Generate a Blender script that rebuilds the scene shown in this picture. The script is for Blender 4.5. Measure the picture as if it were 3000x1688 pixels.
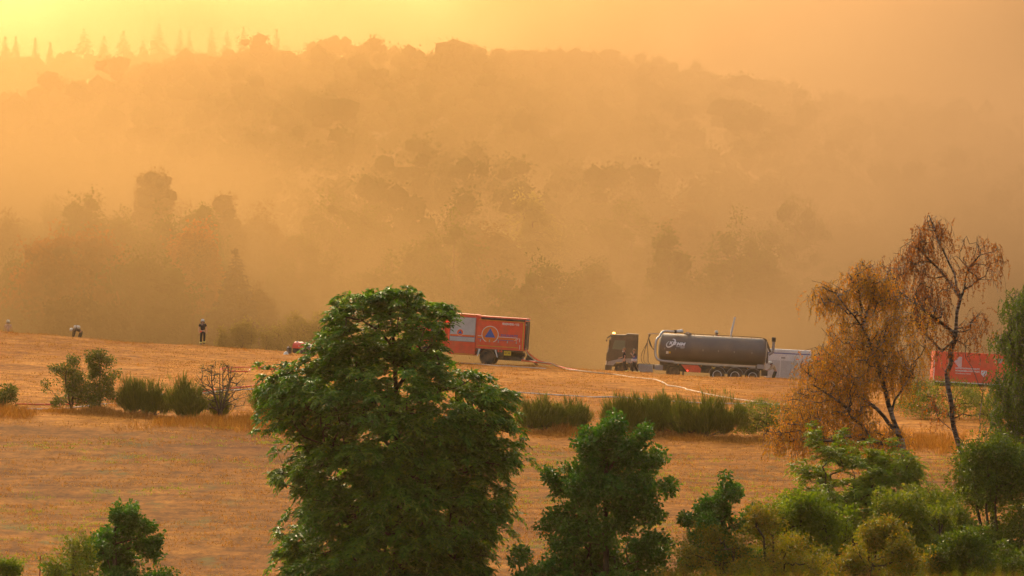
import bpy, bmesh, math, random
import numpy as np
from mathutils import Vector, Matrix, noise as mnoise

random.seed(7)
RNG = np.random.default_rng(11)
for o in list(bpy.data.objects):
    bpy.data.objects.remove(o)
scene = bpy.context.scene
COL = scene.collection
R = math.radians

# ------------------------------------------------------------------ camera
FPX = 15000.0                 # focal length in pixels of the 3000 px photograph
HOR = 900.0                   # pixel row of the eye level
cam_data = bpy.data.cameras.new('camera')
cam_data.sensor_width = 36.0
cam_data.lens = 36.0 * FPX / 3000.0
cam_data.clip_start = 0.5
cam_data.clip_end = 6000.0
cam_data.dof.use_dof = True
cam_data.dof.focus_distance = 310.0
cam_data.dof.aperture_fstop = 5.6
cam = bpy.data.objects.new('camera', cam_data)
COL.objects.link(cam)
cam.location = (0, 0, 0)
cam.rotation_euler = (R(90) + math.atan((HOR - 844.0) / FPX), 0, 0)
scene.camera = cam

# ------------------------------------------------------------------ sky, sun, exposure
SUN_EL, SUN_AZ = R(25.0), R(-18.0)      # sun behind the smoke: ahead of the camera, to its left
world = bpy.data.worlds.new('World')
scene.world = world
world.use_nodes = True
wn = world.node_tree.nodes
wl = world.node_tree.links
wn.clear()
w_out = wn.new('ShaderNodeOutputWorld')
w_bg = wn.new('ShaderNodeBackground')
w_sky = wn.new('ShaderNodeTexSky')
w_sky.sky_type = 'NISHITA'
w_sky.sun_disc = False
w_sky.sun_elevation = SUN_EL
w_sky.sun_rotation = SUN_AZ
w_sky.air_density = 1.0
w_sky.dust_density = 6.0
w_sky.ozone_density = 1.0
# smoke stains the air: strongly near the horizon, weakly overhead, the same all round
w_tc = wn.new('ShaderNodeTexCoord')
w_sep = wn.new('ShaderNodeSeparateXYZ')
wl.new(w_tc.outputs['Generated'], w_sep.inputs[0])
w_el = wn.new('ShaderNodeMapRange')
w_el.interpolation_type = 'SMOOTHSTEP'
w_el.inputs['From Min'].default_value = 0.0
w_el.inputs['From Max'].default_value = 0.45
wl.new(w_sep.outputs['Z'], w_el.inputs['Value'])
w_stain = wn.new('ShaderNodeMix')
w_stain.data_type = 'RGBA'
w_stain.inputs['A'].default_value = (0.74, 0.58, 0.36, 1)
w_stain.inputs['B'].default_value = (1.0, 0.94, 0.84, 1)
wl.new(w_el.outputs['Result'], w_stain.inputs['Factor'])
w_tint = wn.new('ShaderNodeMix')
w_tint.data_type = 'RGBA'
w_tint.blend_type = 'MULTIPLY'
w_tint.inputs['Factor'].default_value = 1.0
wl.new(w_stain.outputs['Result'], w_tint.inputs['B'])
wl.new(w_sky.outputs['Color'], w_tint.inputs['A'])
wl.new(w_tint.outputs['Result'], w_bg.inputs['Color'])
w_bg.inputs['Strength'].default_value = 0.15
wl.new(w_bg.outputs['Background'], w_out.inputs['Surface'])

sun_data = bpy.data.lights.new('sun', 'SUN')
sun_data.energy = 1.5
sun_data.angle = R(28.0)
sun_data.color = (1.0, 0.77, 0.44)
sun = bpy.data.objects.new('sun', sun_data)
COL.objects.link(sun)
sun_dir = Vector((math.sin(SUN_AZ) * math.cos(SUN_EL), math.cos(SUN_AZ) * math.cos(SUN_EL), math.sin(SUN_EL)))
sun.rotation_euler = sun_dir.to_track_quat('Z', 'Y').to_euler()
sun.location = sun_dir * 300

vs = scene.view_settings
vs.view_transform = 'Standard'
vs.look = 'None'
vs.gamma = 1.0
vs.use_curve_mapping = False
vs.exposure = 1.0
cy = scene.cycles
cy.use_denoising = True
try:
    cy.denoiser = 'OPENIMAGEDENOISE'
    cy.denoising_input_passes = 'RGB_ALBEDO_NORMAL'
except Exception:
    pass
cy.max_bounces = 5
cy.diffuse_bounces = 3
cy.glossy_bounces = 2
cy.transmission_bounces = 3
cy.transparent_max_bounces = 6
cy.volume_bounces = 0
cy.volume_step_rate = 1.0
cy.volume_max_steps = 128
cy.sample_clamp_indirect = 6.0
cy.caustics_reflective = False
cy.caustics_refractive = False

# ------------------------------------------------------------------ helpers
def px(p, Y):
    return (p - 1500.0) / FPX * Y
def pz(p, Y):
    return (HOR - p) / FPX * Y

def tag(o, label=None, cat=None, group=None, kind=None):
    if label: o['label'] = label
    if cat: o['category'] = cat
    if group: o['group'] = group
    if kind: o['kind'] = kind
    return o

def empty(name, loc, rz=0.0, ry=0.0):
    o = bpy.data.objects.new(name, None)
    o.empty_display_size = 0.2
    COL.objects.link(o)
    o.location = loc
    o.rotation_euler = (0, ry, rz)
    return o

def link(name, mesh, parent=None, loc=None):
    o = bpy.data.objects.new(name, mesh)
    COL.objects.link(o)
    if parent is not None:
        o.parent = parent
    if loc is not None:
        o.location = loc
    return o

def mesh_np(name, V, F, mat, attrs=None, smooth=False, matidx=None):
    """V (n,3); F (m,k) with constant k; attrs {name: per-face floats}"""
    V = np.ascontiguousarray(V, dtype=np.float32)
    F = np.ascontiguousarray(F, dtype=np.int32)
    m, k = F.shape
    me = bpy.data.meshes.new(name)
    me.vertices.add(len(V))
    me.vertices.foreach_set('co', V.ravel())
    me.loops.add(m * k)
    me.loops.foreach_set('vertex_index', F.ravel())
    me.polygons.add(m)
    me.polygons.foreach_set('loop_start', np.arange(0, m * k, k, dtype=np.int32))
    me.polygons.foreach_set('loop_total', np.full(m, k, dtype=np.int32))
    if smooth:
        me.polygons.foreach_set('use_smooth', np.ones(m, dtype=bool))
    mats = mat if isinstance(mat, (list, tuple)) else [mat]
    for mm in mats:
        me.materials.append(mm)
    if matidx is not None:
        me.polygons.foreach_set('material_index', np.ascontiguousarray(matidx, dtype=np.int32))
    me.update(calc_edges=True)
    if attrs:
        for an, av in attrs.items():
            a = me.attributes.new(an, 'FLOAT', 'FACE')
            a.data.foreach_set('value', np.ascontiguousarray(av, dtype=np.float32))
    return me

# ------------------------------------------------------------------ materials
MATS = {}
def new_mat(name):
    m = bpy.data.materials.new(name)
    m.use_nodes = True
    m.node_tree.nodes.clear()
    MATS[name] = m
    return m, m.node_tree.nodes, m.node_tree.links

def paint(name, col, rough=0.5, metal=0.0, var=0.12, scale=3.0, dirt=None, dirt_amt=0.35, coat=0.0, bump=0.0, spec=0.5):
    """painted / plain surface with slight procedural unevenness and dust"""
    m, n, l = new_mat(name)
    out = n.new('ShaderNodeOutputMaterial')
    b = n.new('ShaderNodeBsdfPrincipled')
    tc = n.new('ShaderNodeTexCoord')
    nz = n.new('ShaderNodeTexNoise')
    nz.inputs['Scale'].default_value = scale
    nz.inputs['Detail'].default_value = 6
    l.new(tc.outputs['Object'], nz.inputs['Vector'])
    ramp = n.new('ShaderNodeMapRange')
    ramp.inputs['From Min'].default_value = 0.3
    ramp.inputs['From Max'].default_value = 0.7
    ramp.inputs['To Min'].default_value = 1.0 - var
    ramp.inputs['To Max'].default_value = 1.0 + var
    l.new(nz.outputs['Fac'], ramp.inputs['Value'])
    hs = n.new('ShaderNodeHueSaturation')
    hs.inputs['Color'].default_value = (*col, 1)
    l.new(ramp.outputs['Result'], hs.inputs['Value'])
    src = hs.outputs['Color']
    if dirt is not None:
        nz2 = n.new('ShaderNodeTexNoise')
        nz2.inputs['Scale'].default_value = scale * 0.6
        nz2.inputs['Detail'].default_value = 8
        l.new(tc.outputs['Object'], nz2.inputs['Vector'])
        mr = n.new('ShaderNodeMapRange')
        mr.inputs['From Min'].default_value = 0.42
        mr.inputs['From Max'].default_value = 0.72
        mr.inputs['To Max'].default_value = dirt_amt
        l.new(nz2.outputs['Fac'], mr.inputs['Value'])
        mx = n.new('ShaderNodeMix'); mx.data_type = 'RGBA'
        l.new(mr.outputs['Result'], mx.inputs['Factor'])
        l.new(src, mx.inputs['A'])
        mx.inputs['B'].default_value = (*dirt, 1)
        src = mx.outputs['Result']
    l.new(src, b.inputs['Base Color'])
    b.inputs['Roughness'].default_value = rough
    b.inputs['Metallic'].default_value = metal
    b.inputs['Specular IOR Level'].default_value = spec
    if coat:
        b.inputs['Coat Weight'].default_value = coat
        b.inputs['Coat Roughness'].default_value = 0.15
    if bump:
        bp = n.new('ShaderNodeBump')
        bp.inputs['Strength'].default_value = bump
        bp.inputs['Distance'].default_value = 0.02
        l.new(nz.outputs['Fac'], bp.inputs['Height'])
        l.new(bp.outputs['Normal'], b.inputs['Normal'])
    l.new(b.outputs['BSDF'], out.inputs['Surface'])
    return m

def leaf_mat(name, stops, trans=0.3, rough=0.55, spec=0.25):
    """leaf colour picked per leaf from the 'tint' attribute; thin-leaf translucency"""
    m, n, l = new_mat(name)
    out = n.new('ShaderNodeOutputMaterial')
    at = n.new('ShaderNodeAttribute'); at.attribute_name = 'tint'
    cr = n.new('ShaderNodeValToRGB')
    els = cr.color_ramp.elements
    while len(els) < len(stops): els.new(0.5)
    for e, (p, c) in zip(els, stops):
        e.position = p; e.color = (*c, 1)
    l.new(at.outputs['Fac'], cr.inputs['Fac'])
    b = n.new('ShaderNodeBsdfPrincipled')
    b.inputs['Roughness'].default_value = rough
    b.inputs['Specular IOR Level'].default_value = spec
    l.new(cr.outputs['Color'], b.inputs['Base Color'])
    t = n.new('ShaderNodeBsdfTranslucent')
    hs = n.new('ShaderNodeHueSaturation')
    hs.inputs['Value'].default_value = 1.25
    hs.inputs['Saturation'].default_value = 1.1
    l.new(cr.outputs['Color'], hs.inputs['Color'])
    l.new(hs.outputs['Color'], t.inputs['Color'])
    mx = n.new('ShaderNodeMixShader'); mx.inputs['Fac'].default_value = trans
    l.new(b.outputs['BSDF'], mx.inputs[1]); l.new(t.outputs['BSDF'], mx.inputs[2])
    l.new(mx.outputs['Shader'], out.inputs['Surface'])
    return m

# ------------------------------------------------------------------ terrain height
PY = np.array([-80, 0, 16, 24, 32, 48, 80, 120, 160, 185, 225, 265, 300, 330, 345, 352, 358, 366, 374, 388, 405, 445, 530, 600, 700, 800, 860, 920, 1000, 1150, 1260, 1500, 2600], float)
PZ = np.array([-1.6, -1.6, -1.6, -1.62, -2.1, -4.6, -9.3, -11.4, -10.8, -9.7, -7.9, -6.0, -4.9, -4.3, -4.02, -3.98, -4.2, -4.66, -5.05, -6.6, -9.2, -14.5, -8.0, 5.0, 19.0, 29.0, 33.8, 33.0, 36.0, 49.5, 50.0, 42.0, 20.0], float)
TY = np.array([-80, 60, 150, 185, 265, 350, 375, 450, 2600], float)
TT = np.array([0.006, 0.006, -0.005, -0.015, -0.036, -0.056, -0.056, -0.02, -0.0], float)
TQ = np.array([0, 0, 0, 0, 0.0001, 0.0003, 0.0003, 0, 0], float)
def smooth_interp(y, X, Z):
    # smoothed piecewise interpolation (average of three shifted linear samples)
    w = np.clip(np.abs(y) * 0.012, 0.5, 12)
    return (np.interp(y - w, X, Z) + 2 * np.interp(y, X, Z) + np.interp(y + w, X, Z)) / 4
def ground_z(x, y):
    x = np.asarray(x, float); y = np.asarray(y, float)
    z = smooth_interp(y, PY, PZ)
    xc = np.clip(x, -70, 70)
    z = z + np.interp(y, TY, TT) * xc + np.interp(y, TY, TQ) * xc * xc
    # the wooded hill falls off to the left
    far = np.clip((y - 560) / 240, 0, 1) * np.clip((1050 - y) / 120, 0, 1)
    z = z - far * (np.clip((-40 - x) / 45, 0, 1.6) * 9.0 + np.clip((x - 12) / 45, 0, 1.8) * 7.5)
    # near bank falls away to the left
    nb = np.clip((70 - y) / 30, 0, 1) * np.clip(y / 14, 0, 1)
    z = z - nb * np.clip((0.1 - x) / 2.2, 0, 1) * 0.35
    # slight unevenness of the meadow
    m = np.clip((y - 130) / 40, 0, 1)
    z = z + m * (0.05 * np.sin(x * 0.33 + y * 0.11) + 0.04 * np.sin(x * 0.81 - y * 0.27 + 1.3) + 0.03 * np.sin(x * 1.7 + y * 0.5))
    return z
def gz(x, y):
    return float(ground_z(x, y))
# ------------------------------------------------------------------ ground sheet
def grass_ground_mat():
    m, n, l = new_mat('dry_meadow')
    out = n.new('ShaderNodeOutputMaterial')
    b = n.new('ShaderNodeBsdfPrincipled')
    b.inputs['Roughness'].default_value = 0.95
    b.inputs['Specular IOR Level'].default_value = 0.03
    tc = n.new('ShaderNodeTexCoord')
    def nz(scale, detail, rough=0.6, sx=1.0, sy=1.0):
        mp = n.new('ShaderNodeMapping')
        mp.inputs['Scale'].default_value = (sx, sy, 1)
        l.new(tc.outputs['Object'], mp.inputs['Vector'])
        t = n.new('ShaderNodeTexNoise')
        t.inputs['Scale'].default_value = scale
        t.inputs['Detail'].default_value = detail
        t.inputs['Roughness'].default_value = rough
        l.new(mp.outputs['Vector'], t.inputs['Vector'])
        return t.outputs['Fac']
    def ramp(fac, stops):
        cr = n.new('ShaderNodeValToRGB')
        els = cr.color_ramp.elements
        while len(els) < len(stops): els.new(0.5)
        for e, (p, c) in zip(els, stops):
            e.position = p; e.color = (*c, 1)
        l.new(fac, cr.inputs['Fac'])
        return cr.outputs['Color']
    def mix(f, a, bb, mode='MIX'):
        mx = n.new('ShaderNodeMix'); mx.data_type = 'RGBA'; mx.blend_type = mode
        if isinstance(f, float): mx.inputs['Factor'].default_value = f
        else: l.new(f, mx.inputs['Factor'])
        l.new(a, mx.inputs['A']); l.new(bb, mx.inputs['B'])
        return mx.outputs['Result']
    def mrange(f, a, bb, c=0.0, d=1.0):
        mr = n.new('ShaderNodeMapRange')
        mr.inputs['From Min'].default_value = a; mr.inputs['From Max'].default_value = bb
        mr.inputs['To Min'].default_value = c; mr.inputs['To Max'].default_value = d
        l.new(f, mr.inputs['Value'])
        return mr.outputs['Result']
    straw = ramp(nz(1.1, 9, 0.7, 1.0, 0.45), [(0.25, (0.23, 0.09, 0.014)), (0.42, (0.42, 0.16, 0.022)), (0.58, (0.55, 0.222, 0.033)), (0.78, (0.69, 0.325, 0.065))])
    big = ramp(nz(0.07, 4, 0.55, 1.0, 0.6), [(0.3, (0.62, 0.52, 0.44)), (0.55, (1, 1, 1)), (0.8, (1.15, 1.08, 0.98))])
    c = mix(1.0, straw, big, 'MULTIPLY')
    streak = ramp(nz(0.8, 5, 0.6, 0.07, 0.9), [(0.36, (0.62, 0.58, 0.52)), (0.5, (0.95, 0.95, 0.95)), (0.64, (1.2, 1.22, 1.25))])
    c = mix(0.9, c, streak, 'MULTIPLY')
    sep = n.new('ShaderNodeSeparateXYZ'); l.new(tc.outputs['Object'], sep.inputs[0])
    # the lower meadow is rougher and browner than the mown one above the hedge
    lowm = ramp(mrange(sep.outputs['Y'], 258.0, 248.0), [(0.0, (1, 1, 1)), (1.0, (0.60, 0.58, 0.46))])
    c = mix(1.0, c, lowm, 'MULTIPLY')
    fine = ramp(nz(5.0, 6, 0.75, 1.0, 0.4), [(0.35, (0.55, 0.5, 0.45)), (0.55, (1.0, 1.0, 1.0)), (0.75, (1.25, 1.2, 1.15))])
    c = mix(0.8, c, fine, 'MULTIPLY')
    # bare and matted patches, a hand's breadth to a stride across
    matt = ramp(nz(1.5, 7, 0.72, 1.0, 0.42), [(0.36, (0.55, 0.5, 0.44)), (0.47, (0.88, 0.86, 0.82)), (0.56, (1.03, 1.03, 1.03)), (0.68, (1.25, 1.27, 1.3))])
    mm = n.new('ShaderNodeMix'); mm.data_type = 'RGBA'; mm.blend_type = 'MULTIPLY'
    l.new(mrange(sep.outputs['Y'], 262.0, 246.0, 0.45, 0.95), mm.inputs['Factor'])
    l.new(c, mm.inputs['A']); l.new(matt, mm.inputs['B'])
    c = mm.outputs['Result']
    green = ramp(nz(6.0, 4), [(0.3, (0.05, 0.06, 0.012)), (0.7, (0.15, 0.15, 0.04))])
    gm = mrange(nz(0.5, 7, 0.7, 1, 0.5), 0.56, 0.68)
    gm2 = n.new('ShaderNodeMath'); gm2.operation = 'MULTIPLY'; gm2.inputs[1].default_value = 0.75
    l.new(gm, gm2.inputs[0])
    # green weeds grow only in the lower meadow in front of the hedge row
    low = mrange(sep.outputs['Y'], 255.0, 240.0)
    gm3 = n.new('ShaderNodeMath'); gm3.operation = 'MULTIPLY'
    l.new(gm2.outputs[0], gm3.inputs[0]); l.new(low, gm3.inputs[1])
    c = mix(gm3.outputs[0], c, green)
    # forest floor beyond the crest
    wood = ramp(nz(0.4, 5), [(0.3, (0.03, 0.03, 0.012)), (0.7, (0.09, 0.08, 0.03))])
    fm = mrange(sep.outputs['Y'], 385.0, 420.0)
    c = mix(fm, c, wood)
    # the bank on the photographer's side is green rough grass
    bank = ramp(nz(0.8, 6), [(0.3, (0.035, 0.05, 0.012)), (0.55, (0.07, 0.09, 0.02)), (0.8, (0.17, 0.13, 0.045))])
    bm = mrange(sep.outputs['Y'], 165.0, 135.0)
    c = mix(bm, c, bank)
    l.new(c, b.inputs['Base Color'])
    bp = n.new('ShaderNodeBump'); bp.inputs['Strength'].default_value = 0.9; bp.inputs['Distance'].default_value = 0.12
    l.new(nz(1.6, 8, 0.7), bp.inputs['Height'])
    l.new(bp.outputs['Normal'], b.inputs['Normal'])
    l.new(b.outputs['BSDF'], out.inputs['Surface'])
    return m

def build_ground():
    ys = np.concatenate([np.arange(-80, 0, 10), np.arange(0, 70, 1.5), np.arange(70, 160, 4), np.arange(160, 390, 1.2), np.arange(390, 700, 8), np.arange(700, 1300, 15), np.arange(1300, 4200, 100)])
    xs = np.concatenate([-np.geomspace(60, 1800, 14)[::-1], np.arange(-58, 58.1, 1.7), np.geomspace(60, 1800, 14)])
    X, Y = np.meshgrid(xs, ys)
    Z = ground_z(X, Y)
    V = np.stack([X.ravel(), Y.ravel(), Z.ravel()], 1)
    ny, nx = X.shape
    i = np.arange(ny - 1)[:, None] * nx + np.arange(nx - 1)[None, :]
    F = np.stack([i, i + 1, i + nx + 1, i + nx], -1).reshape(-1, 4)
    me = mesh_np('ground', V, F, grass_ground_mat(), smooth=True)
    tag(link('ground', me), kind='structure')
build_ground()

# ------------------------------------------------------------------ leaves and trees
def unit(a):
    return a / np.maximum(np.linalg.norm(a, axis=-1, keepdims=True), 1e-9)

def leaves_mesh(name, P, D, U, L, W, tint, mat, fold=0.25):
    """diamond leaves folded along the midrib: base P, direction D, up U, length L, width W"""
    P = np.asarray(P, float); D = unit(np.asarray(D, float)); U = np.asarray(U, float)
    S = unit(np.cross(D, U)); N = np.cross(S, D)
    L = np.asarray(L)[:, None]; W = np.asarray(W)[:, None]
    mid = P + D * L * 0.45
    a = mid + S * W * 0.5 + N * W * fold
    c = mid - S * W * 0.5 + N * W * fold
    tip = P + D * L - N * L * 0.08
    n = len(P)
    V = np.stack([P, a, tip, c], 1).reshape(-1, 3)
    b = np.arange(n)[:, None] * 4
    F = np.concatenate([b + np.array([[0, 1, 2]]), b + np.array([[0, 2, 3]])], 1).reshape(-1, 3)
    return mesh_np(name, V, F, mat, {'tint': np.repeat(np.asarray(tint), 2)})

def rnd_dirs(n, rng=RNG):
    v = rng.normal(size=(n, 3))
    return unit(v)

def tubes_mesh(name, segs, mat, sides=5, thin_sides=3, thin=0.02):
    """segs: list of (p0, p1, r0, r1)"""
    A = np.array([s[0] for s in segs], float); B = np.array([s[1] for s in segs], float)
    r0 = np.array([s[2] for s in segs], float); r1 = np.array([s[3] for s in segs], float)
    Vs, Fs, off = [], [], 0
    for k, msk in ((sides, r0 >= thin), (thin_sides, r0 < thin)):
        if not msk.any(): continue
        a, b, ra, rb = A[msk], B[msk], r0[msk], r1[msk]
        d = unit(b - a)
        ref = np.where(np.abs(d[:, 2:3]) < 0.9, np.array([[0, 0, 1.0]]), np.array([[1.0, 0, 0]]))
        s = unit(np.cross(d, ref)); t = np.cross(d, s)
        ang = np.arange(k) * 2 * math.pi / k
        ring = s[:, None, :] * np.cos(ang)[None, :, None] + t[:, None, :] * np.sin(ang)[None, :, None]
        lo = a[:, None, :] + ring * ra[:, None, None]
        hi = b[:, None, :] + ring * rb[:, None, None]
        n = len(a)
        V = np.concatenate([lo, hi], 1).reshape(-1, 3)
        base = (np.arange(n) * 2 * k)[:, None, None] + off
        j = np.arange(k); j2 = (j + 1) % k
        q = np.stack([j, j2, j2 + k, j + k], 1)[None]
        Fs.append((base + q).reshape(-1, 4)); Vs.append(V); off += len(V)
    return mesh_np(name, np.concatenate(Vs), np.concatenate(Fs), mat, smooth=True)

def grow(trunk, targets, tip_r=0.006, expo=0.45, step=0.45, sag=0.0, max_r=None, wob=0.06, rng=RNG):
    """greedy branching: every target twig point is joined to the wood that already stands.
    trunk: (n,3) polyline from the root upwards. returns segments and nothing else"""
    nodes = [np.array(p, float) for p in trunk]
    parent = [-1] + list(range(len(trunk) - 1))
    depth = [0.0]
    for i in range(1, len(trunk)):
        depth.append(depth[-1] + np.linalg.norm(nodes[i] - nodes[i - 1]))
    cap = len(trunk) + len(targets) * 30
    NP = np.zeros((cap, 3)); NP[:len(nodes)] = nodes
    ND = np.zeros(cap); ND[:len(nodes)] = depth
    cnt = len(nodes)
    axis = np.array(trunk)
    d0 = np.min(np.linalg.norm(targets[:, None, :] - axis[None], axis=2), axis=1)
    order = np.argsort(d0)
    tips = []
    for ti in order:
        t = targets[ti]
        dv = t[None] - NP[:cnt]
        dist = np.linalg.norm(dv, axis=1)
        # prefer wood that lies below / inside the target, dislike long detours
        down = np.clip(-dv[:, 2], 0, None)
        cost = dist + 0.9 * down + 0.12 * ND[:cnt]
        i = int(np.argmin(cost))
        d = dist[i]
        if d < 0.05:
            tips.append(i); continue
        k = max(1, int(round(d / step)))
        if cnt + k >= cap: break
        p0 = NP[i].copy(); last = i
        for q in range(1, k + 1):
            f = q / k
            p = p0 * (1 - f) + t * f
            p[2] += math.sin(f * math.pi) * d * (0.10 - sag)
            if q < k: p += rng.normal(size=3) * wob * min(1.0, d)
            NP[cnt] = p; parent.append(last); ND[cnt] = ND[last] + d / k
            last = cnt; cnt += 1
        tips.append(last)
    load = np.zeros(cnt)
    for i in tips: load[i] += 1
    for i in range(cnt - 1, 0, -1):
        load[parent[i]] += load[i]
    rad = tip_r * np.maximum(load, 1) ** expo
    if max_r is not None:
        rad = rad * min(1.0, max_r / rad[0]) if rad[0] > max_r else rad
    segs = []
    for i in range(1, cnt):
        j = parent[i]
        segs.append((NP[j], NP[i], min(rad[j], rad[i] * 1.6), rad[i]))
    return segs

def nz3(p, s, off=0.0):
    return mnoise.noise(Vector((p[0] * s + off, p[1] * s + off * 1.7, p[2] * s - off)))

def crown_points(profile, n, clump=None, lump=0.3, lump_s=0.5, gap=-0.25, gap_s=0.7, shell=0.6, seed=0, depth=1.0, rng=None):
    """twig points in a crown. profile: rows (z, x_left, x_right) about the root; depth = thickness across the view"""
    rng = rng or np.random.default_rng(seed)
    pr = np.array(sorted(profile), float)
    z0, z1 = pr[0, 0], pr[-1, 0]
    out = []
    off = seed * 3.17 + 0.5
    wmax = (pr[:, 2] - pr[:, 1]).max() / 2
    tries = 0
    while len(out) < n and tries < n * 60:
        tries += 1
        z = rng.uniform(z0, z1)
        xl = np.interp(z, pr[:, 0], pr[:, 1]); xr = np.interp(z, pr[:, 0], pr[:, 2])
        rr = (xr - xl) / 2; cx = (xl + xr) / 2
        if rng.uniform() > (rr / wmax) ** 1.4: continue
        a = rng.uniform(0, 2 * math.pi)
        t = rng.uniform() ** (1 / (2 + shell * 2))
        e = 1 + lump * nz3((math.cos(a) * wmax, math.sin(a) * wmax, z), lump_s, off)
        x = cx + math.cos(a) * rr * t * e
        y = math.sin(a) * max(rr, wmax * 0.25) * depth * t * e
        p = (x, y, z)
        if nz3(p, gap_s, off + 9.1) < gap: continue
        out.append(p)
        if clump and len(out) >= clump[0]: break
    if clump:
        # twigs gather in separate leafy boughs, flatter than they are wide, with gaps between
        K, r = clump
        cs = np.array(out[:K]); w = rng.uniform(0.5, 1.3, len(cs))
        idx = rng.choice(len(cs), size=n, p=w / w.sum())
        off = np.clip(rng.normal(size=(n, 3)), -1.5, 1.5) * np.array([r, r, r * 0.6]) * np.sqrt(w[idx])[:, None]
        return cs[idx] + off
    return np.array(out)

def make_tree(name, root, segs, leafset, wood, leafm, label, cat='tree', group=None, wood_sides=6):
    """leafset: dict(P,D,U,L,W,t) in root space"""
    r = empty(name, root)
    tag(r, label, cat, group)
    link('trunk', tubes_mesh('trunk', segs, wood, sides=wood_sides), r)
    if leafset is not None:
        link('crown', leaves_mesh('crown', leafset['P'], leafset['D'], leafset['U'], leafset['L'], leafset['W'], leafset['t'], leafm), r)
    return r

def tints(n_cluster, per, rng, spread=0.5):
    """leaf tints with a tone of their own per clump"""
    base = rng.uniform(0.15, 0.85, n_cluster)
    t = np.repeat(base, per) * spread + rng.uniform(0, 1, n_cluster * per) * (1 - spread)
    return t

def leaf_ball(C, per, rad, L, W, rng, up=0.3, spread=0.5, flat=0.8, droop=0.0):
    n = len(C)
    d = rnd_dirs(n * per, rng)
    rr = rng.uniform(0.15, 1.0, n * per)[:, None] ** 0.6
    off = d * rr * rad
    off[:, 2] *= flat
    P = np.repeat(C, per, axis=0) + off
    D = unit(d + rnd_dirs(n * per, rng) * 0.8 + np.array([0, 0, -droop]))
    U = unit(rnd_dirs(n * per, rng) * 0.8 + np.array([0, 0, up + 0.5]))
    l = L * rng.uniform(0.65, 1.25, n * per); w = W * rng.uniform(0.7, 1.25, n * per)
    return dict(P=P, D=D, U=U, L=l, W=w, t=tints(n, per, rng, spread))

def cat_sets(*s):
    return {k: np.concatenate([x[k] for x in s]) for k in s[0]}

def bark_mat(name, c0, c1, scale=6.0):
    m, n, l = new_mat(name)
    out = n.new('ShaderNodeOutputMaterial')
    b = n.new('ShaderNodeBsdfPrincipled'); b.inputs['Roughness'].default_value = 0.9
    b.inputs['Specular IOR Level'].default_value = 0.15
    tc = n.new('ShaderNodeTexCoord'); nz = n.new('ShaderNodeTexNoise')
    mp = n.new('ShaderNodeMapping'); mp.inputs['Scale'].default_value = (1, 1, 0.35)
    nz.inputs['Scale'].default_value = scale; nz.inputs['Detail'].default_value = 8
    l.new(tc.outputs['Object'], mp.inputs['Vector']); l.new(mp.outputs['Vector'], nz.inputs['Vector'])
    cr = n.new('ShaderNodeValToRGB')
    cr.color_ramp.elements[0].position = 0.35; cr.color_ramp.elements[0].color = (*c0, 1)
    cr.color_ramp.elements[1].position = 0.65; cr.color_ramp.elements[1].color = (*c1, 1)
    l.new(nz.outputs['Fac'], cr.inputs['Fac']); l.new(cr.outputs['Color'], b.inputs['Base Color'])
    bp = n.new('ShaderNodeBump'); bp.inputs['Strength'].default_value = 0.6; bp.inputs['Distance'].default_value = 0.03
    l.new(nz.outputs['Fac'], bp.inputs['Height']); l.new(bp.outputs['Normal'], b.inputs['Normal'])
    l.new(b.outputs['BSDF'], out.inputs['Surface'])
    return m
M_BARK = bark_mat('brown_bark', (0.035, 0.022, 0.013), (0.12, 0.08, 0.05))
M_TWIG = bark_mat('grey_twig_bark', (0.06, 0.042, 0.03), (0.16, 0.12, 0.085))
L_WOOD = leaf_mat('woodland_leaf', [(0.0, (0.03, 0.045, 0.012)), (0.5, (0.055, 0.075, 0.02)), (1.0, (0.1, 0.11, 0.03))], rough=0.9, spec=0.0)

# lumpy solid leaf mass: one rough ball per point, so that a far crown is not see-through
def ico(sub):
    bm = bmesh.new(); bmesh.ops.create_icosphere(bm, subdivisions=sub, radius=1.0)
    V = np.array([v.co[:] for v in bm.verts]); F_ = np.array([[v.index for v in f.verts] for f in bm.faces]); bm.free()
    return V, F_
ICO1, ICO2 = ico(1), ico(2)
def leaf_mass(C, rad, rng, tint, geo):
    V0, F0 = geo
    n = len(C)
    j = 1 + rng.normal(size=(n, len(V0), 1)) * 0.2
    V = (V0[None] * j) * np.asarray(rad).reshape(-1, 1, 1) * np.array([1, 1, 0.85]) + np.asarray(C)[:, None, :]
    F_ = F0[None] + (np.arange(n) * len(V0))[:, None, None]
    return V.reshape(-1, 3), F_.reshape(-1, 3), np.repeat(np.asarray(tint), len(F0))
def add_mass(leaf_me_args, V, F_, t, name, mat):
    P, D, U, L, W, T = leaf_me_args
    me = leaves_mesh('tmp', P, D, U, L, W, T, mat)
    nv = len(me.vertices); co = np.zeros(nv * 3, np.float32); me.vertices.foreach_get('co', co)
    nf = len(me.polygons); li = np.zeros(nf * 3, np.int32); me.loops.foreach_get('vertex_index', li)
    tt = np.zeros(nf, np.float32); me.attributes['tint'].data.foreach_get('value', tt)
    bpy.data.meshes.remove(me)
    return mesh_np(name, np.concatenate([co.reshape(-1, 3), V]), np.concatenate([li.reshape(-1, 3), F_ + nv]), mat, {'tint': np.concatenate([tt, t])})

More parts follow.
